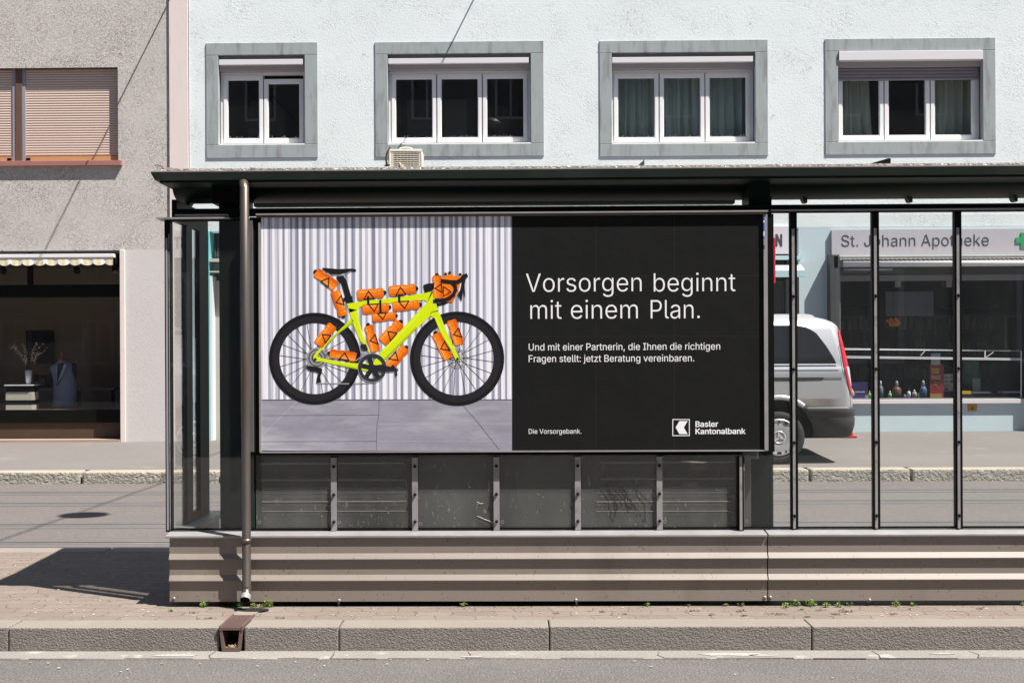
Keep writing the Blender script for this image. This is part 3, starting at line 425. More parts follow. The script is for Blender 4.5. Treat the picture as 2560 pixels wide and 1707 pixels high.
gx0, gx1 = PX(549, 6.03, 1590), PX(610, 6.03, 1590)          # mouth of the drain in the kerb
def kerb_row(cuts, ya, yb, za, zb, mat, bev, gap=.003, skip=None):
    m = MB()
    for a, b in zip(cuts, cuts[1:]):
        if skip and abs(a - skip[0]) < .01 and abs(b - skip[1]) < .01: continue
        m.box(a + gap, b - gap, ya + random.uniform(0, .003), yb, za, zb + random.uniform(0, .003))
    return m.build('kerb', mat, bevel=bev, kind='structure')
cuts = [-14, -11, -8, -5.4, -3.9, PX(22, 6.03, 1600), gx0, gx1, PX(847, 6.03, 1600), PX(1373, 6.03, 1600), PX(2029, 6.03, 1600), 2.6, 4.2, 5.8, 8, 11, 14]
def two_tone(o, top):
    o.data.materials.append(top)
    for p in o.data.polygons:
        if p.normal.z > .7: p.material_index = 1
two_tone(kerb_row(cuts, 6.023, 6.2, -.5, 0.002, GRANITE, .008, gap=.002, skip=(gx0, gx1)), GRANTOP)
two_tone(kerb_row([-14 + 1.4 * i for i in range(21)], 8.43, 8.62, -.5, 0.002, GRANTOP, .01), GRANTOP)
far = [-16, -13, -10, PX(202, 14.36, 1190), PX(202, 14.36, 1190) + 1.62, -2.1, -.6, 1.0, 2.2, PX(2025, 14.36, 1180), PX(2279, 14.36, 1180), 6.9, 8.6, 11, 14]
two_tone(kerb_row(far, 14.36, 14.62, -.5, .02, GRANF, .025, gap=.012), surf('kerb_top_ochre', (.36, .30, .235), .9, var=.15, fine=.2, fscale=60))
# narrow poured strip along the near kerb
MB().box(-30, 30, 5.86, 6.026, -.3, ZR + .004).build('gutter_strip', surf('pale_gutter_concrete', (.24, .22, .205), .9, var=.2, vscale=3, fine=.3, fscale=90, dirt=(.36, .34, .32), dlo=.6, dhi=.7, dscale=7, bump=.5, bscale=60), kind='structure')

m = MB(); x = -4.2; random.seed(3)
while x < 4.2:
    n_ = random.uniform(.18, .5); y0 = 5.862 + random.uniform(-.006, .006)
    m.quad((x, y0, ZR + .0055), (x + n_ * .8, y0 + random.uniform(-.008, .008), ZR + .0055), (x + n_ * .8, y0 + .006, ZR + .0055), (x, y0 + .008, ZR + .0055))
    if random.random() < .6:
        d = random.uniform(-.03, .03); m.quad((x, y0, ZR + .0056), (x + .006, y0, ZR + .0056), (x + d + .005, 5.93, ZR + .0056), (x + d, 5.93, ZR + .0056))
        m.quad((x + d, 5.931, ZR + .0056), (x + d + .005, 5.931, ZR + .0056), (x + d * .3 + .003, 6.01, ZR + .0056), (x + d * .3, 6.01, ZR + .0056))
    x += n_
m.build('road_joint', surf('dark_joint', (.05, .045, .042), .95, var=.3), kind='structure')
m = MB()
for cx_, cy_, r_ in ((-1.62, 5.93, .09), (-.2, 5.9, .05), (1.05, 5.94, .12), (1.2, 5.92, .06), (2.05, 5.95, .05)):
    m.poly([(cx_ + r_ * 1.6 * random.uniform(.6, 1) * math.cos(q), cy_ + r_ * .35 * random.uniform(.5, 1) * math.sin(q), ZR + .0062) for q in [2 * math.pi * i / 11 for i in range(11)]])
m.build('mortar_patch', surf('pale_mortar', (.33, .315, .30), .9, var=.2, vscale=8, fine=.4, fscale=90), kind='structure')

def pave_z(x, y):
    t = min(1, max(0, (y - 14.62) / 4.4))
    s = min(1, max(0, (x + 6) / 12))
    return .02 + t * (.05 + .115 * s)
pv = MB(); xs = [-40, -12, -6, -3, 0, 3, 6, 12, 40]; ys = [14.615, 16, 17.5, 19.02, 26]
for a, b in zip(xs, xs[1:]):
    for c, d in zip(ys, ys[1:]):
        pv.quad((a, c, pave_z(a, c)), (b, c, pave_z(b, c)), (b, d, pave_z(b, d)), (a, d, pave_z(a, d)))
pv.build('pavement', PAVEM, kind='structure')
# patched strip and metal covers in the pavement
for Y in (9.6, 10.67, 12.31, 13.33):
    m = MB()
    m.box(-40, 40, Y, Y + .045, -.2, ZT + .006, 0)
    m.box(-40, 40, Y + .045, Y + .10, -.2, ZT + .003, 1)
    m.box(-40, 40, Y + .10, Y + .12, -.2, ZT + .005, 0)
    m.box(-40, 40, Y - .16, Y, -.2, ZT + .003, 2)
    m.box(-40, 40, Y + .12, Y + .2, -.2, ZT + .003, 2)
    m.build('tram_rail', [STEEL, GROOVE, surf('dark_rail_joint', (.115, .105, .102), .9, var=.25, fine=.3, fscale=80, stretch=(.3, 1, 1))], kind='structure')

# ================================================================== left building (beige render)
YW = 19.0
lb = thing('beige_building', (-9, YW, .06), 'beige scratched-render house with a tailor shop and salmon shutters, left of the pale blue house', 'building')
xe, xp = PX(425, YW, 300), PX(473, YW, 300)
w0 = (PX(-330, YW), PX(295, YW, 290), PZ(403, YW, 150), PZ(170, YW, 150))          # upstairs window
s0 = (PX(-420, YW), PX(301, YW, 900), -.1, PZ(626, YW, 150))                        # shop front opening
zs = PZ(624, YW, 350)
MB().holes(-22, xe, zs, 13, [w0, (s0[0], s0[1], zs, s0[3])] if s0[3] > zs else [w0], YW).build('upper_wall', LWALL, lb)
MB().holes(s0[1] + .085, xe, -.2, zs, [], YW - .004).build('plinth_wall', LWALL2, lb)
MB().box(-22, s0[0], YW - .004, YW + .3, -.2, zs).build('plinth_wall', LWALL2, lb)
MB().box(xe, xp - .012, YW - .03, YW + .3, -.2, 13).build('pilaster', PILA, lb)
MB().box(s0[1] + .003, s0[1] + .082, YW - .03, YW + .25, -.1, zs - .003).build('door_jamb', PILA, lb, bevel=.006)
MB().box(-22, xe, YW + .4, 26, 9.5, 9.7).build('roof', DARKIN, lb)
# shuttered window
wl = MB().reveal(w0, YW, YW + .2).build('window', surf('brown_reveal', (.10, .06, .05), .6), lb)
sy = YW + .1
post_a, post_b = PX(41, sy, 290), PX(57, sy, 290)
def shutter(x0, x1, z0, z1):
    m = MB(); n = 35; h = (z1 - z0 - .1) / n
    for i in range(n):
        a = z0 + .1 + i * h
        prof = [(0, a), (-.0035, a + h * .12), (-.005, a + h * .45), (-.0035, a + h * .8), (0, a + h * .91)]
        m.rings([[Vector((x, sy + p[0], p[1])) for p in prof] for x in (x0, x1)], 0, cap=False, closed=False, sm=True)
    m.quad((x0, sy + .004, z0), (x1, sy + .004, z0), (x1, sy + .004, z1), (x0, sy + .004, z1), 1)
    m.box(x0, x1, sy - .018, sy + .002, z0, z0 + .088, 2)
    return m.build('shutter', [SHUT, SHADOWG, WOODO], wl)
shutter(post_b + .05, w0[1], w0[2], w0[3])
shutter(w0[0], post_a - .05, w0[2], w0[3])
MB().box(post_a, post_b, sy - .035, sy + .05, w0[2], w0[3]).build('mullion', BROWNP, wl, bevel=.004)
for a, b in ((post_a - .05, post_a - .002), (post_b + .002, post_b + .05)):
    MB().box(a, b, sy - .022, sy + .05, w0[2], w0[3]).build('guide_rail', GUIDE, wl)
z0, z1 = PZ(416, YW, 150), PZ(402, YW, 150)
MB().prism([(w0[0], YW - .065, z0), (w0[0], YW - .065, z1 - .01), (w0[0], YW + .1, z1 + .005), (w0[0], YW + .1, z0)], (PX(306, YW, 410) - w0[0], 0, 0)).build('sill', WOODR, wl, bevel=.004)
for px in (28, 75): MB().box(PX(px, sy) - .03, PX(px, sy) + .03, sy - .05, sy - .02, w0[2] + .03, w0[2] + .06).build('stopper', BLACK, wl)
# shop front
sf = MB().room(s0[0], s0[1] - .003, YW + .02, YW + 3.4, -.02, s0[3] - .003).build('shop_room', SHOPIN, lb)
ys = YW + .3                                        # glazing line of the shop, behind the awning
m = MB()
zt0, zt1 = PZ(743, ys, 150), PZ(712, ys, 150)
m.box(s0[0], s0[1] - .006, ys - .04, ys + .05, zt0, zt1)
m.box(PX(70, ys, 680), PX(81, ys, 680), ys - .03, ys + .04, zt1, s0[3] - .01)
m.box(s0[1] - .06, s0[1] - .006, ys - .03, ys + .04, .1, zt0)
zb0, zb1 = PZ(1056, ys, 150), PZ(1024, ys, 150)
m.box(s0[0], s0[1] - .006, ys - .06, ys + .06, zb0, zb1)
m.build('shop_window_frame', BLACK, lb)
MB().box(s0[0], s0[1] - .006, ys - .03, ys + .03, -.02, zb0 - .002).build('stall_riser', surf('brown_riser', (.06, .036, .022), .6, var=.3, vscale=4), lb)
MB().quad((s0[0], ys, zb1), (s0[1] - .01, ys, zb1), (s0[1] - .01, ys, zt0), (s0[0], ys, zt0)).build('shop_pane', SHOPG, lb)
MB().quad((s0[0], ys, zt1), (s0[1] - .01, ys, zt1), (s0[1] - .01, ys, s0[3] - .01), (s0[0], ys, s0[3] - .01)).build('transom_pane', SHOPG, lb)
MB().box(s0[0], s0[1] - .006, ys + .06, YW + 3.3, zb1 - .1, zb1 - .004).build('display_floor', surf('dark_display_floor', (.16, .14, .12), .4), lb)
MB().box(s0[0], s0[1] - .006, YW - .05, ys - .06, -.2, .105).build('doorstep', surf('wooden_doorstep', (.36, .26, .2), .8, var=.15, vscale=5, stretch=(.4, 1, 1)), lb)

# awning rolled up in the shop opening
aw = thing('shop_awning', (PX(140, YW - .05), YW, PZ(650, YW, 150)), 'rolled up awning with yellow and white scalloped valance above the tailor shop', 'awning')
ya = YW - .06
ax1 = PX(284, ya, 640)
MB().box(s0[0], ax1, ya, ya + .16, PZ(644, ya, 150), PZ(635, ya, 150)).build('cassette_rail', WHITEP, aw, bevel=.006)
m = MB(); per = (PX(199.5, ya) - PX(170, ya)); zt, zv = PZ(644.5, ya, 150), PZ(659, ya, 150); drop = (zt - PZ(665, ya, 150))
xa = PX(-4, ya, 650); k0 = -12
for k in range(k0, 10):
    for q in range(16):
        a = xa + (k + q / 16) * per; b = xa + (k + (q + 1) / 16) * per
        if a > ax1 - .02: break
        lo = lambda u: zv + .008 - (drop - (zt - zv)) * math.sin(math.pi * u) ** .6
        fold = lambda x: ya + .01 + .006 * math.sin(x * 23) + .004 * math.sin(x * 57)
        m.quad((a, fold(a), lo(q / 16)), (b, fold(b), lo((q + 1) / 16)), (b, ya + .012, zt), (a, ya + .012, zt), 1 if 3 <= q < 11 else 0)
m.build('valance', [surf('white_awning_cloth', (.70, .67, .68), .9, var=.06), surf('yellow_awning_cloth', (.74, .65, .42), .9, var=.08)], aw)
MB().box(ax1 + .01, s0[1] - .05, ya + .1, ya + .2, PZ(668, ya, 150), PZ(632, ya, 150)).build('bracket', BLACK, aw)
for px in (6, 190, 286):
    yl = YW + .75
    x, z = PX(px, yl, 670), PZ(672, yl, 150)
    t = thing('spotlight', (x, yl, z), {6: 'black ceiling spotlight at the left photo edge, under the shop awning', 190: 'black ceiling spotlight in the middle of the tailor shop window',
              286: 'black spotlight with pale lens in the right corner of the shop window'}[px], 'spotlight', 'spotlights in the tailor shop window')
    MB().tube([(x, yl, z + .06), (x + .02, yl - .03, z), (x + .035, yl - .06, z - .06)], [.035, .05, .055], 14).build('lamp_body', BLACK, t)
    MB().tube([(x, yl, z + .06), (x, yl, z + .6)], .012, 8).build('rod', BLACK, t)
    if px == 286: MB().tube([(x + .036, yl - .061, z - .061), (x + .038, yl - .066, z - .068)], .045, 14).build('lens', ALU, t)

# things shown in the shop window
yd = YW + .56; zd = zb1 - .004
x0, x1 = PX(24, yd, 990), PX(88, yd, 990)
t = thing('display_plinth', ((x0 + x1) / 2, yd, zd), 'white box plinth with black bands, standing in the shop window under the vase', 'plinth')
zz = [zd, PZ(1011, yd, 150), PZ(999, yd, 150), PZ(979, yd, 150), PZ(963, yd, 150)]
m = MB()
for i, mm in enumerate((0, 1, 0, 1)): m.box(x0 + .003 * (mm == 1), x1 - .003 * (mm == 1), yd - .15 + .003 * (mm == 1), yd + .15, zz[i] if zz[i + 1] > zz[i] else zz[i], zz[i + 1], mm)
m.build('box', [surf('ivory_lacquer', (.5, .47, .41), .3), BLACK], t)
MB().box(x0 - .01, x1 + .01, yd - .19, yd + .19, zz[4], zz[4] + .014).build('top_plate', WHITEP, t)
xv, zv0 = PX(71.5, yd, 950), zz[4] + .014
t = thing('vase', (xv, yd, zv0), 'tall white tapered vase on the plinth in the shop window', 'vase')
hv = PZ(925, yd, 150) - zv0
MB().lathe([(.0, 0), (.038, 0), (.046, hv * .5), (.054, hv), (.048, hv), (.04, .02), (0, .02)], (xv, yd, zv0), 18).build('vase_body', surf('white_vase_glaze', (.62, .6, .66), .3), t)
t = thing('dried_branches', (xv, yd, zv0 + hv), 'dry twigs with small pale blossoms, held by the white vase in the shop window', 'branches')
mt, ml = MB(), MB()
for px, py in ((20, 863), (33, 860), (57, 857), (46, 880), (92, 855), (109, 857), (123, 866), (100, 880), (84, 870), (64, 875)):
    e = P(px, py, yd); c = Vector((xv, yd, zv0 + hv * .6)); mid = (c * .45 + e * .55) + Vector(((e.x - xv) * -.18, random.uniform(-.1, .1), .03))
    path = [c, (c + mid) / 2, mid, (mid + e) / 2 + Vector((0, 0, .01)), e]
    mt.tube(path, [.004, .004, .003, .003, .002], 5)
    for k in range(26):
        u = .35 + .65 * random.random(); i = min(3, int(u * 4)); q = path[i].lerp(path[i + 1], u * 4 - i) + Vector([random.uniform(-.022, .022) for _ in range(3)])
        s = .009; d = Vector([random.uniform(-1, 1) for _ in range(3)]).normalized() * s; g = d.cross(Vector((0, 1, .3))).normalized() * s
        ml.quad(q - d, q - g, q + d, q + g)
mt.build('twigs', BARK, t); ml.build('blossoms', surf('dry_blossom', (.5, .38, .3), .9, var=.3, vscale=60), t)
# mannequin torso with a jacket
ym = YW + .9
c = lambda px, py: P(px, py, ym)
t = thing('mannequin', (PX(157, ym, 1000), ym, zd), 'headless tailor dummy in a blue grey suit jacket in the shop window', 'mannequin')
rows = [(1021, 131, 190, .14), (1000, 133, 190, .14), (975, 134, 191, .13), (955, 134, 190, .125), (940, 131, 187, .12), (925, 126, 183, .115), (917, 126, 183, .1), (910, 136, 178, .08), (904, 146, 170, .055)]
rs = []
for py, a, b, d in rows:
    A, B = c(a, py), c(b, py); cx, hw = (A.x + B.x) / 2, (B.x - A.x) / 2
    rs.append([Vector((cx + hw * math.cos(q), ym + d * math.sin(q), A.z)) for q in [2 * math.pi * k / 28 for k in range(28)]])
MB().rings(rs).build('jacket', surf('blue_grey_cloth', (.15, .18, .27), .9, var=.1, vscale=8, bump=.2, bscale=30, dirt=(.11, .14, .22), dlo=.55, dhi=.7), t)
yf = ym - .145
pj = lambda px, py, d=0: P(px, py, yf - d)
MB().prism([pj(145, 909), pj(164, 906), pj(152, 948), pj(143, 964), pj(140, 930)], (0, .06, 0)).build('shirt_front', surf('black_shirt', (.01, .01, .012), .8), t)
MB().prism([pj(163, 906), pj(166, 914), pj(158, 936), pj(143, 960), pj(150, 940), pj(160, 912)], (0, -.012, 0)).build('lapel', surf('lapel_cloth', (.23, .265, .37), .9), t)
MB().prism([pj(144, 912), pj(141, 920), pj(142, 958), pj(143, 940)], (0, -.012, 0)).build('lapel', bpy.data.materials['lapel_cloth'], t)
MB().lathe([(0, -.15), (.05, -.13), (.075, 0), (.05, .13), (0, .15)], c(184, 930) + Vector((.0, .02, 0)), 14, sx=.8, sy=.8).build('sleeve_hole', surf('black_lining', (.008, .008, .009), .9), t)
n0 = c(155, 911); MB().lathe([(.07, -.02), (.058, .04), (.055, .055), (.0, .056)], n0, 18).build('collar', surf('white_collar', (.6, .56, .5), .8), t)
n1 = c(154, 901); MB().lathe([(.056, -.01), (.058, .02), (.02, .045), (.014, .09), (.022, .11), (.008, .13), (0, .13)], n1, 18).build('neck_cap', surf('red_wood_knob', (.24, .06, .03), .4), t)
# wall picture, sewing machine, side tables
yb = YW + 3.38
a, b = P(67, 908, yb), P(135, 826, yb)
MBt = MB().box(a.x, b.x, yb - .04, yb, a.z, b.z)
tag(MBt.build('wall_picture', BLACK, loc=((a.x + b.x) / 2, yb, a.z)), 'dark square picture hanging on the brown back wall of the tailor shop', 'picture')
yq = YW + 1.7
x = lambda px: PX(px, yq, 950); z = lambda py: PZ(py, yq, 150)
t = thing('sewing_machine', (x(110), yq, z(966)), 'old black sewing machine on a dark table behind the vase in the shop', 'sewing machine')
m = MB().box(x(84), x(132), yq - .1, yq + .1, z(968), z(962)).box(x(116), x(131), yq - .07, yq + .07, z(962), z(936)).box(x(88), x(117), yq - .05, yq + .05, z(946), z(936)).box(x(86), x(95), yq - .06, yq + .06, z(952), z(934))
m.build('machine_body', BLACK, t, bevel=.015)
MB().lathe([(0, -.02), (.09, -.02), (.09, .02), (0, .02)], (x(134), yq, z(940)), 20, axis='y').build('hand_wheel', BLACK, t)
MB().tube([(x(91), yq, z(952)), (x(91), yq, z(963))], .008, 6).build('needle_bar', ALU, t)
t = thing('work_table', (x(160), yq, zd), 'long dark work table inside the tailor shop, carrying the sewing machine', 'table')
MB().box(x(-60), x(300), yq - .3, yq + .35, z(974), z(968.5)).build('tabletop', surf('grey_table', (.14, .125, .11), .5), t)
for px in (-50, 75, 210, 295): MB().box(x(px) - .025, x(px) + .025, yq - .27, yq - .22, zd, z(974)).build('leg', BLACK, t)

# ================================================================== right building (pale blue render)
rb = thing('pale_blue_building', (2, YW, .1), 'pale blue rendered house with four stone framed windows above a pharmacy', 'building')
zg = PZ(573, YW, 1280)
WINS = [((515, 794, 107, 395.5), (545.5, 761.7, 138, 362), 2), ((937.5, 1359.5, 104, 392), (969, 1327, 134.5, 360), 3),
        ((1499, 1920, 101, 391), (1529.5, 1888.4, 131.5, 359), 3), ((2063, 2489.5, 96, 386.5), (2095.6, 2457.8, 127, 354), 3)]
holes = []
for (ox0, ox1, oy0, oy1), (ix0, ix1, iy0, iy1), n in WINS:
    holes.append((PX(ix0, YW - .016, 250), PX(ix1, YW - .016, 250), PZ(iy1, YW - .016, (ix0 + ix1) / 2), PZ(iy0, YW - .016, (ix0 + ix1) / 2)))
wx1 = 14.0
ph = (PX(2100, YW, 850), PX(2601, YW, 850), PZ(996.5, YW, 2300), PZ(702, YW, 2300))            # pharmacy window
xr0, xr1 = PX(508, YW, 800), PX(1998, YW, 800)                                                 # restaurant front
MB().holes(xp, wx1, zg, 13, holes, YW).build('upper_wall', BWALL, rb)
MB().holes(xr1, wx1, -.2, zg, [ph], YW + .001).build('ground_floor_wall', BPLAIN, rb)
MB().holes(xp, xr0, -.2, zg, [], YW + .001).build('ground_floor_wall', BPLAIN, rb)
MB().box(xp, wx1, YW + .4, 26, 9.5, 9.7).build('roof', DARKIN, rb)

def window(k, spec, h):
    (ox0, ox1, oy0, oy1), (ix0, ix1, iy0, iy1), n = spec
    Yf = YW - .016; pc = (ix0 + ix1) / 2
    X0, X1 = PX(ox0, Yf, 250), PX(ox1, Yf, 250); Z0, Z1 = PZ(oy1, Yf, pc), PZ(oy0, Yf, pc)
    m = MB(); j = .0015
    m.box(X0, X1, Yf, YW + .12, h[3], Z1); m.box(X0, X1, Yf, YW + .12, Z0, h[2])
    m.box(X0, h[0], Yf + .001, YW + .12, h[2] + j, h[3] - j); m.box(h[1], X1, Yf + .001, YW + .12, h[2] + j, h[3] - j)
    s = m.build('window', STONE, rb, bevel=.006)
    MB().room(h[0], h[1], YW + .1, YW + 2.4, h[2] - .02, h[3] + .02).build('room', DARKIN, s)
    hh = h[3] - h[2]
    yg = YW + .16; zf0 = h[2] + .025; zf1 = h[3] - hh * .165
    # roller blind rail, its soffit, and the blind where it is lowered
    zr0, zr1 = h[3] - hh * .105, h[3] - hh * (.045 if k < 3 else .005)
    MB().box(h[0] + .01, h[1] - (.03 if k < 3 else .006), YW - .02 + (.02 if k < 3 else -.02), YW + .06, zr0, zr1).build('blind_rail', PELMET, s, bevel=.004)
    MB().box(h[0] + .003, h[1] - .003, YW + .062, YW + .2, zf1 + .003, h[3] - .003).build('blind_box', surf('blind_box_grey', (.34, .32, .33), .6), s)
    m = MB().frame(h[0] + .002, h[1] - .002, h[2] + .004, zf1, .045, yg, yg + .07)
    m.box(h[0] + .003, h[1] - .003, YW - .01, yg - .002, h[2] - .02, h[2] + .018)
    m.build('frame', WHITE, s)
    # casements
    a, b = h[0] + .049, h[1] - .049; gap = .02; wdt = (b - a - gap * (n - 1)) / n
    for i in range(n):
        x0 = a + i * (wdt + gap); x1 = x0 + wdt
        z1 = zf1 - .048 - (.06 if (k == 0 and i == 1) else 0)
        c = MB().frame(x0, x1, zf0 + .028, z1, .052, yg - .012, yg + .05, wt=.06, wb=.065).frame(x0 + .05, x1 - .05, zf0 + .092, z1 - .058, .014, yg - .002, yg + .04).build('casement', WHITE, s)
        MB().quad((x0 + .06, yg + .02, zf0 + .1), (x1 - .06, yg + .02, zf0 + .1), (x1 - .06, yg + .02, z1 - .065), (x0 + .06, yg + .02, z1 - .065)).build('pane', PANE, s)
        if i: MB().box(x0 - gap + .004, x0 - .004, yg + .01, yg + .05, h[2] + .05, zf1 - .046).build('mullion', surf('grey_mullion', (.4, .39, .42), .5), s)
    if k < 3:
        m = MB(); x = a + .05
        while x < b - .05:
            e = Vector((x + random.uniform(-.015, .015), yg - .09 + random.uniform(-.02, .02), h[2] + .02 + .10 + random.uniform(-.015, .03)))
            m.tube([(x, yg - .075, h[2] + .018), e], .0016, 4); x += .022
        m.build('bird_spikes', ALUW, s)
    def curtain(x0, x1, mat, flare=0, ph=0):
        m = MB(); nx = int((x1 - x0) / .012); cols = []
        for i in range(nx + 1):
            u = i / nx; x = x0 + u * (x1 - x0); col = []
            for q in range(7):
                t = q / 6; y = YW + .42 + .045 * math.sin(x * 38 + ph + 1.5 * math.sin(x * 7 + ph)) * (1 - .4 * t) + .015 * math.sin(x * 90)
                col.append(Vector((x + flare * (1 - t) ** 2 * (u - .2), y, h[2] - .02 + t * hh)))
            cols.append(col)
        m.rings(cols, cap=False, closed=False); m.build('curtain', mat, s)
    if k == 2: curtain(h[0], h[1], CURT)
    if k == 3:
        w3 = h[1] - h[0]
        curtain(h[0] - .02, h[0] + w3 * .275, CURT2, .08); curtain(h[0] + w3 * .66, h[1], CURT2, -.06, 1)
        m = MB(); z = h[3] - hh * .305
        for i in range(5):
            zz = z + i * .05; m.rings([[Vector((x, yg - .03 + p, q)) for p, q in ((0, zz), (-.012, zz + .01), (-.014, zz + .028), (-.003, zz + .047), (0, zz + .0499))] for x in (h[0] + .02, h[1] - .02)], cap=False, closed=False)
        m.quad((h[0] + .02, yg - .027, z), (h[1] - .02, yg - .027, z), (h[1] - .02, yg - .027, zr0), (h[0] + .02, yg - .027, zr0))
        m.build('roller_blind', BLINDG, s)
    if k in (0, 1):
        for q in range(2 if k else 1):
            x = h[0] + .2 + q * .6; MB().box(x, x + .38, YW + 1.2, YW + 1.25, h[2], h[3] - .45).build('inner_door', surf('grey_inner_door', (.16, .16, .17), .8), s)
for k, (s, h) in enumerate(zip(WINS, holes)): window(k, s, h)

# ---------------------------------------------------------------- pharmacy front
pf = thing('pharmacy_shopfront', (PX(2330, YW), YW, .15), 'dark pharmacy shop window with grey frame, white sill and awning under the sign', 'shop front')
ch = .25
zc = PZ(640, YW, 2085)
chk = surf('dark_cheek', (.05, .052, .055), .5)
MB().box(PX(2079, YW - ch, 850), PX(2091, YW, 850), YW - ch + .05, YW + .02, PZ(1079, YW, 2085), zc).build('side_cheek', chk, pf)
MB().box(PX(2603, YW, 850), PX(2640, YW, 850), YW - ch, YW + .02, .05, zc).build('side_cheek', chk, pf)
fx0, fx1 = PX(2091, YW - .01, 850), PX(2603, YW, 850)
m = MB().frame(fx0, fx1, ph[2], PZ(688, YW, 2300), PX(2101, YW) - fx0, YW - .02, YW + .05, wt=PZ(688, YW, 2300) - ph[3], wb=.012)
m.build('window_frame', surf('grey_frame', (.22, .215, .225), .4, .3), pf)
MB().box(fx0, fx1 + .1, YW - .015, YW + .03, PZ(687.5, YW, 2300), PZ(668, YW, 2300)).build('dark_transom', chk, pf)
MB().quad((ph[0], YW + .03, ph[2]), (ph[1], YW + .03, ph[2]), (ph[1], YW + .03, ph[3]), (ph[0], YW + .03, ph[3])).build('pane', SHOPG, pf)
MB().box(PX(2091, YW, 1003), fx1, YW - .055, YW + .06, PZ(1008.5, YW, 2300), PZ(997.5, YW, 2300)).build('sill', surf('white_sill', (.66, .62, .64), .5, var=.05), pf, bevel=.004)
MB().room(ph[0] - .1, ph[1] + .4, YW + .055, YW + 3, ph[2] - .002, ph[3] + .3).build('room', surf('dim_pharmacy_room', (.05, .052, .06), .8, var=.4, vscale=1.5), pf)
for q in range(3):
    x0 = ph[0] + .25 + q * 1.05
    m = MB()
    for j in range(4): m.box(x0, x0 + .85, YW + 2.1, YW + 2.4, .9 + j * .42, .93 + j * .42)
    for j in range(24): m.box(x0 + .03 + (j % 8) * .1, x0 + .1 + (j % 8) * .1, YW + 2.12, YW + 2.2, .93 + (j // 8) * .42, 1.08 + (j // 8) * .42 + random.uniform(0, .1), random.choice((1, 2, 3)))
    m.build('shelf', [BOARD, surf('box_blue', (.05, .06, .1), .6), surf('box_ochre', (.08, .06, .04), .6), surf('box_white', (.09, .09, .1), .6)], pf)
MB().box(PX(2214, YW + 1.2, 760), PX(2334, YW + 1.2, 760), YW + 1.2, YW + 1.22, PZ(790, YW + 1.2, 2270), PZ(729, YW + 1.2, 2270)).build('back_panel', surf('dim_blue_panel', (.16, .17, .23), .5, var=.3, vscale=3), pf)
MB().box(PX(2408, YW + .8, 930), PX(2448, YW + .8, 930), YW + .8, YW + .82, PZ(962, YW + .8, 2430), PZ(900, YW + .8, 2430)).build('back_panel', surf('dim_green_panel', (.03, .12, .09), .5, var=.3, vscale=5), pf)
for px in (2246, 2374): MB().box(PX(px - 7, YW + .1), PX(px + 7, YW + .1), YW + .1, YW + .13, PZ(718, YW + .1, px), ph[3] + .02).build('price_tag', surf('grey_tag', (.3, .3, .3), .6), pf)
# thin white outline bars on the pane
yl = YW + .018
m = MB()
def bar(pa, pb, wdt=.007):
    a, b = P(*pa, yl), P(*pb, yl); d = (b - a).normalized(); n = Vector((-d.z, 0, d.x)) * wdt
    m.prism([a - n, b - n, b + n, a + n], (0, .006, 0))
for (y0, y1) in ((871, 877.5), (873.5, 879), (890.5, 896.5), (894, 899.5)): bar((2102, y0), (2553, y1 - (2 if y0 > 872 and y0 < 880 else 0)), .006)
bar((2463, 877), (2462.5, 896)); bar((2553, 877), (2553, 993)); bar((2464, 894), (2484, 880), .004); bar((2302, 889), (2314, 875), .004)
m.build('pane_outline', WHITEP, pf)
# awning cassette
yk = YW - .14
zc0 = PZ(658, yk, 2300)
MB().tube([(PX(2106, yk, 655), yk, zc0), (9.2, yk, zc0)], .052, 18).build('awning_roll', WHITEP, pf)
MB().tube([(PX(2110, yk, 672), yk + .03, PZ(673, yk, 2150)), (PX(2232, yk, 672), yk + .03, PZ(673, yk, 2200))], .022, 10).build('awning_arm', surf('grey_arm', (.3, .3, .31), .4, .4), pf)
m = MB()
xx = PX(2098, yk, 650)
while xx < 9.1:
    m.box(xx, xx + .03, yk - .05, YW - .01, zc0 + .055 + .008 * (int(xx / .035) % 2), zc0 + .075); xx += .035
m.build('awning_cloth', surf('beige_awning', (.5, .44, .4), .9), pf)
MB().box(PX(2081, yk, 655), PX(2094, yk, 655), yk - .06, YW, PZ(672, yk, 2088), PZ(640, yk, 2088)).build('awning_bracket', surf('bracket_grey', (.33, .35, .36), .4, .3), pf, bevel=.01)
MB().box(PX(2081, YW, 640), 9.2, YW - .05, YW, PZ(641.5, YW, 2300), PZ(636.5, YW, 2300)).build('trim', surf('pale_trim', (.5, .56, .56), .5), pf)

sg = thing('pharmacy_sign', (PX(2330, YW), YW - .05, PZ(636, YW, 2300)), 'grey fascia sign reading St. Johann Apotheke with a green cross', 'sign')
ysn = YW - .05
MB().box(PX(2079.5, ysn, 600), PX(2700, ysn, 600), ysn, YW - .002, PZ(636, ysn, 2300), PZ(573.5, ysn, 2300)).build('panel', SIGNM, sg)
text('lettering', 'St. Johann Apotheke', PX(2101, ysn, 600), PZ(615.5, ysn, 2280), ysn - .004, PX(2472, ysn, 600) - PX(2101, ysn, 600), LETTER, sg, cap=PZ(587, ysn, 2280) - PZ(615.5, ysn, 2280), bold=-.004)
cx, cz, u = PX(2558, ysn, 600), PZ(601, ysn, 2550), .075
MB().box(cx - u * 1.55, cx + u * 1.55, ysn - .012, ysn - .001, cz - u * .55, cz + u * .55).box(cx - u * .55, cx + u * .55, ysn - .0121, ysn - .001, cz - u * 1.55, cz - u * .55).box(cx - u * .55, cx + u * .55, ysn - .0121, ysn - .001, cz + u * .55, cz + u * 1.55).build('cross', GREENX, sg)
yh = YW - .012
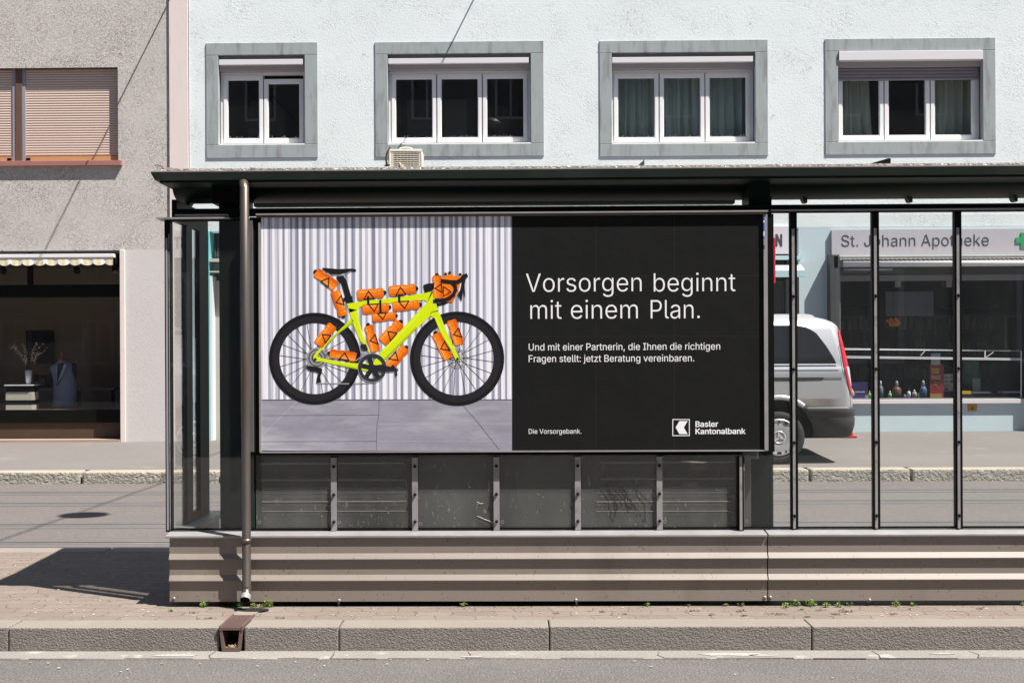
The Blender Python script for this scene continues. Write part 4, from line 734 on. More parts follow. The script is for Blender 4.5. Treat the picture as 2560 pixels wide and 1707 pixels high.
tag(MB().box(PX(2420, yh, 1018), PX(2442, yh, 1018), yh, YW - .001, PZ(1027.5, yh, 2430), PZ(1011, yh, 2430)).box(PX(2430, yh, 1018), PX(2432, yh, 1018), yh - .002, yh - .0002, PZ(1025, yh, 2430), PZ(1016, yh, 2430), 1).box(PX(2427, yh, 1018), PX(2435, yh, 1018), yh - .002, yh - .0002, PZ(1021.5, yh, 2430), PZ(1019.5, yh, 2430), 1)
    .build('marker_plate', [surf('ochre_plate', (.42, .22, .02), .5, var=.2, vscale=20), LETTER], loc=(PX(2431, yh), YW, PZ(1019, yh, 2430))), 'small ochre yellow marker plate on the wall below the pharmacy window sill', 'plate')

# goods standing inside the pharmacy window
yi = YW + .3; zi = ph[2]
gxz = lambda px, py: P(px, py, yi)
def goods(name, px0, px1, pyt, label, cat, dep=.12, group=None):
    a = gxz(px0, 990); b = gxz(px1, pyt)
    return thing(name, ((a.x + b.x) / 2, yi, zi), label, cat, group), a.x, b.x, b.z
t, x0, x1, zt = goods('display_carton', 2128, 2170, 955, 'purple display carton with white lettering beside the van tail in the pharmacy window', 'box')
MB().box(x0, x1, yi, yi + .1, zi, zt).build('carton', surf('purple_print', (.032, .02, .10), .5, var=.1, specks=(.5, .4, .1), spscale=14, sphi=.14), t)
text('lettering', 'CONCOURS', PX(2138, yi - .002, 978), PZ(981, yi, 2150), yi - .003, PX(2162, yi, 978) - PX(2138, yi, 978), PRINTW, t, bold=.02)
MB().box(x0 + .02, x0 + .19, yi - .05, yi - .005, zi, zi + .06).build('flap', surf('violet_print', (.07, .05, .24), .5), t)
MB().box(x0 + .2, x0 + .25, yi - .05, yi - .005, zi, zi + .05).build('flap', surf('blue_white_print', (.3, .33, .45), .5), t)
def bottle(px, pyt, wpx, body, cap, label, shoulder=.55, capw=.45):
    a = gxz(px - wpx / 2, 990).x; b = gxz(px + wpx / 2, 990).x; zt = gxz(px, pyt).z; r = (b - a) / 2; h = zt - zi; c = ((a + b) / 2, yi, zi)
    t = thing('bottle', c, label, 'bottle', 'bottles in the pharmacy window')
    MB().lathe([(0, 0), (r, 0), (r, h * shoulder), (r * .85, h * (shoulder + .08)), (r * capw, h * (shoulder + .16)), (0, h * (shoulder + .16))], c, 18).build('bottle_body', body, t)
    MB().lathe([(0, h * (shoulder + .16)), (r * capw * .95, h * (shoulder + .16)), (r * capw * .7, h * .9), (r * capw * .5, h), (0, h)], c, 14).build('cap', cap, t)
LIME = surf('lime_bottle', (.25, .62, .06), .4)
bottle(2174, 977, 8, LIME, WHITEP, 'slim lime green spray bottle with white cap, beside the purple carton')
bottle(2225, 977, 10, surf('green_bottle', (.22, .62, .14), .4), WHITEP, 'wider lime green bottle right of the first glazing bar in the pharmacy window')
bottle(2242, 952, 22, surf('brown_bottle', (.13, .06, .045), .5, var=.3, vscale=20), surf('clear_cap', (.3, .32, .32), .4), 'brown bottle with a clear grey cap in the pharmacy window', .5)
bottle(2308, 951, 18, surf('blue_bottle', (.06, .11, .24), .5, var=.3, vscale=20), surf('clear_cap2', (.3, .31, .33), .4), 'blue bottle with grey cap and amber band, left of the red stand-up banner', .5, .55)
bottle(2202, 952, 12, surf('slate_bottle', (.16, .19, .25), .5), WHITEP, 'slate blue bottle half hidden by the glazing bar')
bottle(2286, 974, 12, surf('pink_white_bottle', (.38, .35, .36), .5), WHITEP, 'small pale bottle standing left of the blue bottle', .6)
bottle(2262, 986, 8, surf('violet_tub', (.12, .13, .33), .5), WHITEP, 'low violet tub right of the brown bottle', .6)
bottle(2196, 978, 7, surf('amber_bottle', (.3, .13, .02), .4), WHITEP, 'small amber bottle between the two lime green bottles')
bottle(2272, 972, 9, WHITEP, surf('navy_cap', (.03, .05, .2), .4), 'white bottle with a navy cap right of the violet tub', .6)
bottle(2297, 981, 7, LIME, WHITEP, 'tiny green bottle in front of the blue bottle', .6)
t, x0, x1, zt = goods('banner_stand', 2328, 2362, 912, 'red stand-up banner with yellow panels and white top card in the pharmacy window', 'banner')
MB().box(x0, x1, yi + .05, yi + .08, zi, zt).build('panel', surf('crimson_print', (.26, .02, .022), .5), t)
MB().box(x0 + .02, x0 + .14, yi + .046, yi + .049, PZ(934, yi, 2340), PZ(920, yi, 2340)).build('yellow_panel', surf('mustard_print', (.40, .25, .05), .5), t)
MB().box(x0 + .0, x1 - .03, yi + .046, yi + .049, PZ(995, yi, 2340), PZ(984, yi, 2340)).build('yellow_panel', bpy.data.materials['mustard_print'], t)
m = MB()
for py in (939, 943, 946): m.box(x0 + .015, x1 - .04 - .01 * (py % 3), yi + .046, yi + .049, PZ(py + .8, yi, 2340), PZ(py, yi, 2340))
m.build('white_line', PRINTW, t)
m = MB()
for pts in ([(2330, 949), (2337, 954), (2343, 960), (2338, 956)], [(2343, 957), (2350, 953), (2357, 952), (2354, 958), (2345, 959)], [(2333, 963), (2341, 962), (2344, 968), (2340, 974)]):
    m.tube([P(a, b, yi + .046) for a, b in pts], .003, 5)
m.build('line_drawing', surf('gold_print', (.5, .33, .12), .5), t)
MB().box(x0 + .02, x1 - .05, yi + .05, yi + .07, zt, PZ(883, yi, 2340)).build('top_card', surf('grey_card', (.36, .36, .42), .5), t)
t, x0, x1, zt = goods('price_card', 2367, 2395, 935, 'white card with coloured product squares behind the third glazing bar', 'card')
m = MB().box(x0, x1, yi + .15, yi + .17, zi + .1, zt, 0)
for i, (a, b, mi) in enumerate(((.1, .75, 1), (.62, .75, 1), (.1, .5, 2), (.6, .5, 3), (.1, .25, 1), (.1, .05, 4))): m.box(x0 + a * (x1 - x0), x0 + (a + .3) * (x1 - x0), yi + .146, yi + .149, zi + .1 + b * (zt - zi - .1), zi + .1 + (b + .13) * (zt - zi - .1), mi)
m.build('card', [surf('card_white', (.36, .36, .4), .5), surf('sq_ochre', (.25, .17, .05), .5), surf('sq_green', (.12, .2, .06), .5), surf('sq_plum', (.1, .05, .06), .5), surf('sq_blue', (.05, .08, .2), .5)], t)
MB().box(x0, x1, yi + .12, yi + .2, zi, zi + .1).build('foot', BOARD, t)
t, x0, x1, zt = goods('carton', 2404, 2428, 977, 'flat yellow carton lying right of the third glazing bar', 'box')
MB().box(x0, x1, yi, yi + .1, zi + .06, zt).build('carton_body', surf('yellow_carton', (.75, .42, .01), .5), t)
MB().box(x0, x1 + .4, yi - .01, yi + .14, zi, zi + .058).build('shelf_tray', BOARD, t)
for p0, p1, py, lab in ((2430, 2478, 979, 'flat white leaflets lying in the pharmacy window right of the yellow carton'), (2507, 2550, 978, 'white paper tray at the right end of the pharmacy window')):
    p, q = P(p0, py + 4, yi), P(p1, py, yi); o = MB().box(p.x, q.x, yi, yi + .2, p.z, q.z).build('paper_stack', WHITEP, loc=(p.x, yi, p.z)); tag(o, lab, 'paper')
    MB().box(p.x, q.x, yi + .01, yi + .19, zi, p.z - .001).build('tray', BOARD, o)
p = P(2456, 972, yi); tag(MB().box(p.x - .06, p.x + .06, yi + .24, yi + .25, zi, P(0, 958, yi).z).build('card', surf('pale_green_card', (.25, .3, .26), .6), loc=(p.x, yi, zi)), 'small pale green card standing behind the leaflets in the pharmacy window', 'card')
a = P(2233, 805, YW + .9)
t = thing('orange_ornament', a, 'glowing orange paper flower hanging inside the dark pharmacy window', 'ornament')
m = MB()
for k in range(26):
    d = Vector([random.uniform(-1, 1) * s for s in (.085, .05, .045)]); q = Vector(a) + d; r = Vector([random.uniform(-1, 1) for _ in range(3)]).normalized() * .04; g = r.cross(Vector((.2, 1, .1))).normalized() * .03
    m.quad(q - r, q - g, q + r, q + g)
m.build('petals', surf('orange_petal', (.75, .22, .05), .8, var=.3, vscale=15), t)
MB().tube([a, (a.x, a.y, ph[3])], .003, 5).build('thread', BLACK, t)

# ---------------------------------------------------------------- restaurant front between the two shops
rf = thing('restaurant_shopfront', ((xr0 + xr1) / 2, YW, .1), 'teal framed restaurant front with dark doors, mostly hidden behind the billboard', 'shop front')
yr = YW + .3
MB().quad((xr0, yr, -.1), (xr1, yr, -.1), (xr1, yr, zg), (xr0, yr, zg)).build('dark_glazing', surf('dark_glazing', (.03, .034, .036), .15), rf)
MB().box(xr0, PX(525, YW, 800), YW - .06, YW + .29, -.1, zg - .003).build('teal_post', TEAL, rf)
MB().box(PX(525.5, YW - .02), PX(531, YW - .02), YW - .02, YW + .28, -.1, PZ(690, YW, 520)).build('white_strip', WHITEP, rf)
x0 = PX(516, YW + .1, 650); x1 = PX(1100, YW)
MB().box(x0, x1, YW - .05, YW + .29, PZ(655, YW, 530), PZ(647, YW, 530)).build('ledge', surf('pale_ledge', (.5, .5, .48), .7), rf)
MB().box(x0, x1, YW + .1, YW + .28, PZ(677, YW, 530), PZ(656, YW, 530)).build('sign_band', surf('grey_blue_band', (.19, .22, .24), .6), rf)
MB().box(x0, x1, YW - .02, YW + .2, PZ(681, YW, 530), PZ(677.5, YW, 530)).build('ledge', bpy.data.materials['pale_ledge'], rf)
MB().box(PX(537, YW + .2), PX(566, YW + .2), YW + .18, YW + .26, -.1, PZ(700, YW, 540)).build('beige_panel', surf('beige_panel', (.40, .38, .35), .7), rf)
for i in range(4):
    c0 = P(524 + i * 7, 646, YW + .22)
    MB().lathe([(0, 0), (.02, 0), (.02, .09), (.008, .12), (.008, .16), (0, .16)], c0, 10).build('window_bottle', surf('pale_glass', (.25, .25, .24), .2), rf)
x0 = PX(1560, YW); x1 = PX(1997, YW - .1, 680)
MB().box(x0, PX(2001, YW, 645), YW - .09, YW + .02, PZ(650, YW, 1960), PZ(640, YW, 1960)).build('canopy_rail', TEALP, rf)
yq = YW - .28
MB().prism([(x0, yq, PZ(675, yq, 1960)), (x0, YW - .03, PZ(662, YW, 1960)), (x0, YW - .03, PZ(664, YW, 1960)), (x0, yq, PZ(678, yq, 1960))], (PX(2001, YW, 670) - x0, 0, 0)).build('canopy_cloth', surf('canopy_stripe', (.6, .66, .64), .8, var=.3, vscale=9, stretch=(4, .1, .1)), rf)
MB().box(x0, PX(2015, yq, 685), yq - .03, yq + .03, PZ(693, yq, 1960), PZ(677, yq, 1960)).build('canopy_front', TEALP, rf)
m = MB(); xd0, xd1 = PX(1850, YW + .2), PX(1966, YW + .2, 750)
m.box(xd0, xd1, YW + .2, YW + .26, 0, PZ(702, YW + .2, 1950))
for i in range(22): m.box(xd0 + i * .033, xd0 + i * .033 + .018, YW + .188, YW + .2, .1, PZ(706, YW + .2, 1950))
m.build('door', surf('dark_grey_door', (.075, .075, .08), .5), rf)
MB().box(PX(1967, YW + .1, 800), PX(1976, YW + .1, 800), YW + .1, YW + .28, 0, PZ(698, YW + .1, 1970)).build('door_post', surf('grey_post', (.25, .25, .26), .5), rf)
MB().box(PX(1976, YW + .05, 800), xr1, YW + .05, YW + .29, 0, zg - .02).build('return_wall', surf('grey_return', (.36, .38, .40), .7), rf)
sg = thing('restaurant_sign', (PX(1740, YW), YW - .05, PZ(636, YW, 1800)), 'white fascia sign ending in black capital letters AN, left of the blue pillar', 'sign')
MB().box(PX(1440, ysn, 600), PX(1978, ysn, 600), ysn, YW - .002, PZ(635, ysn, 1900), PZ(566.5, ysn, 1900)).build('panel', SIGNW, sg)
text('lettering', 'AN', PX(1922.5, ysn), PZ(615, ysn, 1950), ysn - .004, PX(1957, ysn, 600) - PX(1922.5, ysn, 600), LETTER, sg, cap=PZ(586.5, ysn, 1950) - PZ(615, ysn, 1950), bold=.035)
text('lettering', 'ST', PX(1500, ysn), PZ(615, ysn, 1500), ysn - .004, PX(1532, ysn, 600) - PX(1500, ysn, 600), LETTER, sg, cap=PZ(586.5, ysn, 1950) - PZ(615, ysn, 1950), bold=.035)
m = MB()
for i in range(11): m.box(PX(1992, ysn), PX(1999, ysn), YW - .03, YW - .004, PZ(578 + i * 5.5, ysn, 1990), PZ(580.5 + i * 5.5, ysn, 1990))
m.build('side_louvre', surf('louvre_grey', (.4, .42, .45), .5), sg)

yq = YW - .45
t = thing('projecting_sign', (PX(1915, yq, 650), yq, PZ(708, yq, 1930)), 'bright red sign panel, seen as a red sliver beside the billboard', 'sign')
MB().box(PX(1885, yq, 650), PX(1938.8, yq, 650), yq, yq + .05, PZ(708, yq, 1930), PZ(594, yq, 1930)).build('panel', surf('red_panel_paint', (.66, .012, .03), .4), t, bevel=.004)
MB().box(PX(1905, yq, 650), PX(1912, yq, 650), yq + .051, YW - .06, PZ(612, yq, 1930), PZ(606, yq, 1930)).build('bracket', BLACK, t)

# overhead span wires and the lamp that hang above the picture; their shadows cross both houses
for x, lab in ((-5.15, 'left'), (-.45, 'right')):
    tag(MB().tube([(x, YW + .01, 7.05), (x, 5, 7.02), (x, -14, 7.05)], .012, 6).build('span_wire', BLACK, loc=(x, YW, 7.05)),
        'thin black overhead span wire fixed to the beige house' if x < -3 else 'thin black overhead span wire carrying a street lamp, fixed to the pale blue house', 'wire')
t = thing('street_lamp', (-.45, 9.4, 6.75), 'flat grey street lamp hanging from the span wire above the tram rails', 'lamp')
MB().lathe([(0, 0), (.2, 0), (.23, .06), (.2, .13), (.08, .2), (0, .2)], (-.45, 9.4, 6.75), 24).build('lamp_housing', ALU, t)
MB().tube([(-.45, 9.4, 6.94), (-.45, 9.4, 7.02)], .02, 8).build('hanger', BLACK, t)

# houses across the road, behind the camera: they shade the sky and show in the window panes
ob = thing('opposite_building', (0, -9, ZR), 'plain grey row of houses across the road, behind the viewer', 'building')
oh = []
for fl_ in range(4):
    for i in range(-9, 10): oh.append((i * 3.2 - .6, i * 3.2 + .6, 1.2 + fl_ * 3.1, 2.9 + fl_ * 3.1))
MB().holes(-40, 40, -.5, 13.5, oh, -9).box(-40, 40, -20, -9.3, -.5, 13.5).build('facade', surf('grey_facade', (.22, .215, .21), .9), ob)
m = MB()
for h in oh:
    cx_ = (h[0] + h[1]) / 2; m.frame(h[0], h[1], h[2], h[3], .09, -9.02, -8.96).box(cx_ - .04, cx_ + .04, -9.02, -8.96, h[2] + .09, h[3] - .09)
fo = m.build('window_frames', WHITEP, ob); fo['kind'] = 'stuff'

# ================================================================== tram shelter
YG = 6.62                                   # plane of the glazing
XL, XR = PX(421, YG), 4.4
sh = thing('tram_shelter', (0, 7.0, 0), 'dark green tram shelter with glazed walls and brown ribbed base, standing on the platform', 'shelter')
# base cladding: folded sheet with two bright sloping ledges
yb = 6.535
def bz(py): return PZ(py, yb, 1280)
prof = [(1338, 0), (1381.5, 0), (1394.5, -.016), (1396, -.016), (1398, 0), (1435, 0), (1448, -.016), (1449.5, -.016), (1451.5, 0), (1502, 0)]
def clad(x0, x1):
    m = MB(); pts = [(yb + d, bz(py)) for py, d in prof]
    for (ya_, za), (yb_, zb_) in zip(pts, pts[1:]): m.quad((x0, ya_, za), (x1, ya_, za), (x1, yb_, zb_), (x0, yb_, zb_))
    m.poly([(x0, y, z) for y, z in pts] + [(x0, yb + .05, pts[-1][1]), (x0, yb + .05, pts[0][1])])
    m.poly([(x1, y, z) for y, z in pts] + [(x1, yb + .05, pts[-1][1]), (x1, yb + .05, pts[0][1])])
    return m.build('cladding_panel', CLAD, sh)
xc0, xs1 = PX(424, yb, 1420), PX(1919, yb, 1420)
clad(xc0, xs1 - .003); clad(xs1 + .003, XR)
m = MB(); pts = [(yb + d, bz(py)) for py, d in prof]
m.box(xc0 + .004, xc0 + .05, yb + .051, 7.45, pts[-1][1], pts[0][1]).build('side_cladding', CLAD, sh)
MB().box(xc0 + .052, XR, yb + .06, yb + .09, 0.03, pts[0][1]).build('base_core', BLACK, sh)
m = MB()
for px in (1442, 2173, 845, 2560): m.tube([(PX(px, yb, 1500), yb + .03, -.002), (PX(px, yb, 1500), yb + .03, .05)], .008, 6)
m.build('base_foot', ALU, sh)
m = MB()
for px, py in ((435, 1495), (1912, 1492), (1926, 1492), (848, 1500), (1440, 1499), (2174, 1499)): m.lathe([(0, -.006), (.008, -.004), (.009, .001)], P(px, py, yb), 8, axis='y')
m.build('base_screw', ALU, sh)
# ledge on top of the base
zl0, zl1 = PZ(1337, 6.520), PZ(1324.5, 6.62)
def ledge(x0, x1, mat):
    return MB().prism([(x0, 6.520, zl0 - .012), (x0, 6.520, zl0), (x0, 6.66, zl1 + .004), (x0, 6.66, zl0 - .012)], (x1 - x0, 0, 0)).build('ledge', mat, sh, bevel=.002)
ledge(PX(413, 6.520, 1340), xs1 - .004, ALUW); ledge(xs1 + .004, XR, ALUW)
MB().box(PX(413, 6.520, 1340), xc0 + .08, 6.661, 7.5, zl0 - .012, zl1 + .003).build('side_ledge', ALUW, sh)
# glazing rail along the bottom and caps along the top
MB().box(XL, XR, YG - .008, YG + .012, zl1 + .005, zl1 + .014).build('sill_rail', BLACK, sh)
zt = lambda py, Y=YG: PZ(py, Y)
MB().box(PX(428, YG, 525), XR, YG + .01, YG + .07, zt(534), zt(516)).build('top_beam', BLACK, sh)
xcut0, xcut1 = PX(572, YG - .03, 538), PX(1919, YG, 533)
MB().box(PX(391, 6.57, 540), xcut0, 6.56, 6.68, zt(543.5, 6.57) + .003, zt(540, 6.57) + .0035).build('cap_rail', ALU, sh)
MB().box(PX(438, 6.6, 534), xcut0 - .01, 6.59, 6.63, zt(536.5, 6.6) + .003, zt(533, 6.6) + .004).build('cap_rail', ALU, sh)
MB().box(xcut1 + .01, XR, 6.58, 6.64, zt(532, 6.58), zt(528.5, 6.58)).build('cap_rail', ALUW, sh)
MB().box(xcut1 + .01, XR, 6.60, 6.64, zt(536, 6.6), zt(532.3, 6.6)).build('head_rail', BLACK, sh)
MB().box(XL, xcut1, 6.602, 6.64, zt(547, 6.6), zt(543, 6.6)).build('head_rail', BLACK, sh)
# glazing bars: upright flat bars with a bright cover strip and screws
ztop = zt(536); zbot = zl1 + .006
def glazing_bar(px, wpx, full=True):
    x = PX(px, YG, 950); h = wpx / 2 * YG / F
    b = MB().box(x - h, x + h, YG - .006, YG + .03, zbot - .004, ztop if full else PZ(1140, YG)).build('glazing_bar', BLACK, sh)
    if full:
        MB().box(x - h * .62, x + h * .12, YG - .016, YG - .0065, zbot, PZ(577, YG)).build('cover_strip', ALU, b)
        ys_, pys = YG - .016, (745, 926, 1108, 1290)
    else:
        MB().box(x - h, x + h, YG - .012, YG - .0065, zbot - .006, PZ(1142, YG)).build('cover_strip', ALU, b)
        ys_, pys = YG - .012, (1164, 1234, 1302)
    m = MB()
    for py in pys: m.lathe([(0, -.014), (.006, -.012), (.0085, -.004), (.0085, .001)], (x - (h * .2 if full else 0), ys_, PZ(py, YG)), 10, axis='y')
    m.build('screw', BLACK, b)
for px in (1985, 2190, 2396, 2601, 2806): glazing_bar(px, 17)
for px in (834, 1036.5, 1240, 1443, 1647): glazing_bar(px, 14.5, False)
xq = PX(1850, YG, 1230)
b = MB().box(xq - .016, xq + .016, YG - .03, YG + .03, zbot - .006, PZ(1140, YG)).build('glazing_bar', BLACK, sh)
MB().box(xq - .008, xq + .006, YG - .034, YG - .0305, zbot - .004, PZ(1142, YG)).build('cover_strip', ALU, b)
# panes
def pane(px0, px1, py0, py1, mat):
    a, b = P(px0, py1, YG), P(px1, py0, YG)
    o = MB().box(a.x, b.x, YG + .001, YG + .007, a.z, b.z).build('pane', [mat, GLASS_E], sh)
    for p in o.data.polygons:
        if abs(p.normal.x) > .5: p.material_index = 1
    return o
pane(427, 632, 543, 1324, GLASS)
lows = [640, 834, 1036.5, 1240, 1443, 1647, 1849]
for a, b in zip(lows, lows[1:]): pane(a + .4, b - .4, 1136, 1324, DIRTY)
pane(1852, 1932, 1128, 1324, GLASS)
ups = [1934, 1985, 2190, 2396, 2601, 2806]
for a, b in zip(ups, ups[1:]): pane(a + .4, b - .4, 536, 1324, GLASS)
m = MB()
for px, py in ((648.5, 1305), (848, 1305), (1051, 1309), (1256, 1304), (1662, 1303), (1867, 1302)):
    c0 = P(px, py, YG - .002); n = 14
    for k in range(n):
        q0, q1 = 2 * math.pi * k / n, 2 * math.pi * (k + 1) / n
        d = lambda q, r: c0 + Vector((math.cos(q) * r, 0, math.sin(q) * r))
        m.quad(d(q0, .0065), d(q1, .0065), d(q1, .009), d(q0, .009))
m.build('hole_ring', ALU, sh)
fro = surf('frosted_film', (.20, .19, .18), .7, var=.3, vscale=14, fine=.3, fscale=60)
for a, b in ((655, 1016), (1490, 1831)):                       # frosted safety stripes on the lower panes
    for py, hpx in ((1231, 1.0), (1253, 2.0), (1277, 1.5)):
        p, q = P(a, py + hpx, YG - .001), P(b, py - hpx, YG - .001); MB().quad(p, (q.x, q.y, p.z), q, (p.x, p.y, q.z)).build('frosted_stripe', fro, sh)
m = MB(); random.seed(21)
for k in range(13):                                            # reflected branch shadows painted as dark strokes on the fifth lower pane
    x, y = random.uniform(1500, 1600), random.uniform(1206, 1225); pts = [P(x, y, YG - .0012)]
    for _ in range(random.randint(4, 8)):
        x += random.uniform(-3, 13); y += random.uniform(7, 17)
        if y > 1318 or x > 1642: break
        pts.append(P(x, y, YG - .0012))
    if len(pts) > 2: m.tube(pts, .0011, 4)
m.build('branch_shadow', surf('branch_shadow_paint', (.025, .02, .018), .8), sh)
m = MB()
for pts in ([(1193, 1290), (1200, 1292), (1210, 1297), (1232, 1305)], [(1191, 1256), (1196, 1255), (1202, 1259), (1207, 1257)], [(1172, 1214), (1176, 1218)]):
    m.tube([P(a_, b_, YG - .0012) for a_, b_ in pts], .0014, 4)
for k in range(70):
    p = P(random.uniform(650, 1840), random.uniform(1205, 1318), YG - .0012); r_ = random.uniform(.0008, .002)
    m.poly([p + Vector((r_ * math.cos(q), 0, r_ * math.sin(q) * random.uniform(.8, 1.8))) for q in [2 * math.pi * i / 6 for i in range(6)]])
sp_ = m.build('bird_lime_spots', surf('pale_spot', (.55, .54, .5), .8), sh, kind='stuff')
# corner post and side wall at the left end
xs = PX(424, YG)
MB().box(PX(413, YG), PX(427, YG), YG - .004, YG + .05, zbot - .01, ztop - .02).build('corner_post', BLACK, sh)
MB().box(PX(415.5, YG - .01), PX(419.5, YG - .01), YG - .012, YG - .005, zbot, PZ(590, YG)).build('cover_strip', GUIDE, sh)
MB().box(PX(422.5, YG - .01), PX(424, YG - .01), YG - .01, YG - .005, zbot, PZ(580, YG)).build('cover_strip', ALU, sh)
ysd = [YG + .05, 6.86, 6.985, 7.15, 7.36]
zsa, zsb = zl1 + .004, PZ(552, YG, 430)
MB().box(xs, xs + .03, 6.86, 6.985, zsa + .001, zsb).build('side_post', BLACK, sh)
MB().box(xs, xs + .03, 7.15, 7.36, zsa + .001, zsb).build('side_post', BLACK, sh)
MB().box(xs + .001, xs + .029, YG + .051, 7.359, zsb + .001, zsb + .12).build('side_head', BLACK, sh)
MB().box(xs + .001, xs + .029, 6.986, 7.149, zsa, zsa + .05).build('side_rail', BLACK, sh)
for a, b in ((YG + .051, 6.859), (6.986, 7.149)): MB().box(xs + .012, xs + .018, a, b, zsa + (.051 if a > 6.9 else .001), zsb).build('side_pane', GLASS, sh)
# columns
ZROOF = 2.25
def column(px0, px1, Y, dep):
    m = MB(); x0, x1 = PX(px0, Y, 900), PX(px1, Y, 900)
    m.box(x0, x1, Y, Y + .012, 0, 2.18).box(x0, x1, Y + dep - .012, Y + dep, 0, 2.18).box((x0 + x1) / 2 - .008, (x0 + x1) / 2 + .008, Y + .0125, Y + dep - .0125, 0, 2.18)
    return m.build('column', GREEN, sh)
column(549, 600, 6.72, .14); column(1877, 1931, 6.72, .14)
x0, x1 = PX(537, 6.72), PX(617, 6.72)
MB().box(x0, x1, 6.68, 6.9, PZ(508, 6.75), PZ(448, 6.75)).build('bracket_box', BLACK, sh)
x0, x1 = PX(1872, 6.72), PX(1925, 6.72)
MB().box(x0, x1, 6.70, 6.9, PZ(525, 6.75), PZ(445, 6.75)).build('bracket_box', GREEN, sh)
MB().box(PX(1859, 6.66), PX(1895, 6.66), 6.66, 6.70, PZ(1149, 6.66), PZ(1110, 6.66)).build('mounting_plate', surf('grey_plate', (.14, .17, .16), .5, .3), sh)
MB().box(PX(1861, 6.68), PX(1876, 6.68), 6.68, 6.70, .4, PZ(1150, 6.66)).build('mounting_bar', surf('grey_bar', (.17, .165, .155), .5, .3), sh)
# long oval duct under the roof with small feet
yc, zc_, ry, rz = 6.93, PZ(474, 6.93), .165, .065
ring = lambda x: [Vector((x, yc + ry * math.cos(q), zc_ + rz * math.sin(q) * (1.0 if math.sin(q) < 0 else .85))) for q in [2 * math.pi * k / 40 for k in range(40)]]
MB().rings([ring(PX(431, yc - ry, 480)), ring(XR)]).build('roof_duct', GREEN, sh)
for px, s in ((468, -1), (2013, 1), (2275, 1), (2537, 1)):
    x = PX(px, yc, 512); z = zc_ - rz + .004
    MB().prism([(x - .028 * s, yc - .03, z + .01), (x + .005 * s, yc - .03, z + .01), (x + .005 * s, yc - .03, z - .028), (x - .012 * s, yc - .03, z - .025)] if s > 0 else
               [(x - .005, yc - .03, z + .01), (x + .045, yc - .03, z + .01), (x + .012, yc - .03, z - .026), (x - .005, yc - .03, z - .026)], (0, .06, 0)).build('duct_foot', GREEN2, sh)
MB().box(PX(640, 6.7), PX(1836, 6.7), 6.66, 6.73, PZ(514, 6.7), PZ(506, 6.7)).build('light_trough', GREEN2, sh)
# roof: slab with inclined fascia
yr0, yr1 = 6.505, 7.90
za, zb_ = PZ(443.5, yr0), PZ(424.5, yr0)
xa, xb = PX(376, yr0, 425), PX(385, yr0, 443)
yk_, up = 6.9, .14                        # flat front part, then rising towards the tracks
m = MB()
ringr = lambda x, xl, lo, hi: [Vector((x, yr0, zb_)), Vector((xl, yr0 + .012, za)), Vector((xl, yk_, za)), Vector((xl, yr1, za + up)), Vector((x, yr1, zb_ + up)), Vector((x, yk_, zb_))]
m.rings([ringr(xa, xb, 0, 0), ringr(XR, XR, 0, 0)], sm=False)
m.build('roof', [GREEN2], sh)
MB().rings([[Vector((x, yr0 + .03, za - .0005)), Vector((x, yr0 + .03, za - .012)), Vector((x, yk_, za - .012)), Vector((x, yr1 - .02, za - .012 + up)), Vector((x, yr1 - .02, za - .0005 + up)), Vector((x, yk_, za - .0005))] for x in (xb + .02, XR - .01)], sm=False).build('soffit', GREEN, sh)
MB().box(xa + .002, XR, yr0 - .004, yr0 + .05, zb_ + .0005, zb_ + .006).build('roof_edge', ALUW, sh)
m = MB(); x = xa + .06; random.seed(5)
zz = PZ(416.5, yr0 + .08)
top = lambda x: PZ(416.5, 6.58, 1280 + x * F / 6.58) + .0 
m.box(xa + .07, XR, 6.58, 6.99, zb_ + .001, zz)
m.build('roof_gravel', ROOFT, sh)
m = MB()
for k in range(520):
    x = random.uniform(xa + .06, XR - .1); s = random.uniform(.004, .013) * (1.5 if x < -1.5 else 1); y = random.uniform(6.515, 6.575)
    z0 = zb_ + .004 + random.random() * .012
    pts = [Vector((x + s * random.uniform(-1.6, 1.6), y + s * random.uniform(-1, 1), z0 + s * random.uniform(-.6, .9))) for _ in range(4)]
    m.poly(pts[:3], random.choice((0, 0, 1, 2))); m.poly([pts[0], pts[2], pts[3]], random.choice((0, 1, 2)))
m.build('leaf_litter', kind='stuff', parent=sh, mats=[surf('pale_litter', (.62, .58, .54), .9, var=.2), surf('brown_litter', (.28, .2, .15), .9, var=.3), surf('grey_litter', (.42, .39, .38), .9, var=.2)])
yf = 6.62
MB().prism([P(387, 423, yf), P(387, 409.5, yf), P(421, 419, yf), P(455, 423, yf)], (0, .012, 0)).build('roof_fin', ROOFT, sh)
MB().prism([P(1597, 412, yf), P(1611, 399, yf), P(1611, 414, yf)], (0, .02, 0)).build('roof_fin', GREEN2, sh)
MB().prism([P(2180, 408, yf), P(2222, 395.5, yf), P(2227, 397, yf), P(2227, 408, yf)], (0, .02, 0)).build('roof_fin', BLACK, sh)
# red information panel on the inner side, only its edge shows
MB().box(PX(592, 6.9), PX(760, 6.9), 6.9, 6.92, PZ(680, 6.9), PZ(575, 6.9)).build('red_panel', bpy.data.materials['red_panel_paint'], sh)
# opaque board closing the lower wall behind the bench
MB().box(PX(620, 7.15), PX(1850, 7.15), 7.15, 7.17, .02, 1.0).build('back_board', BOARD, sh)
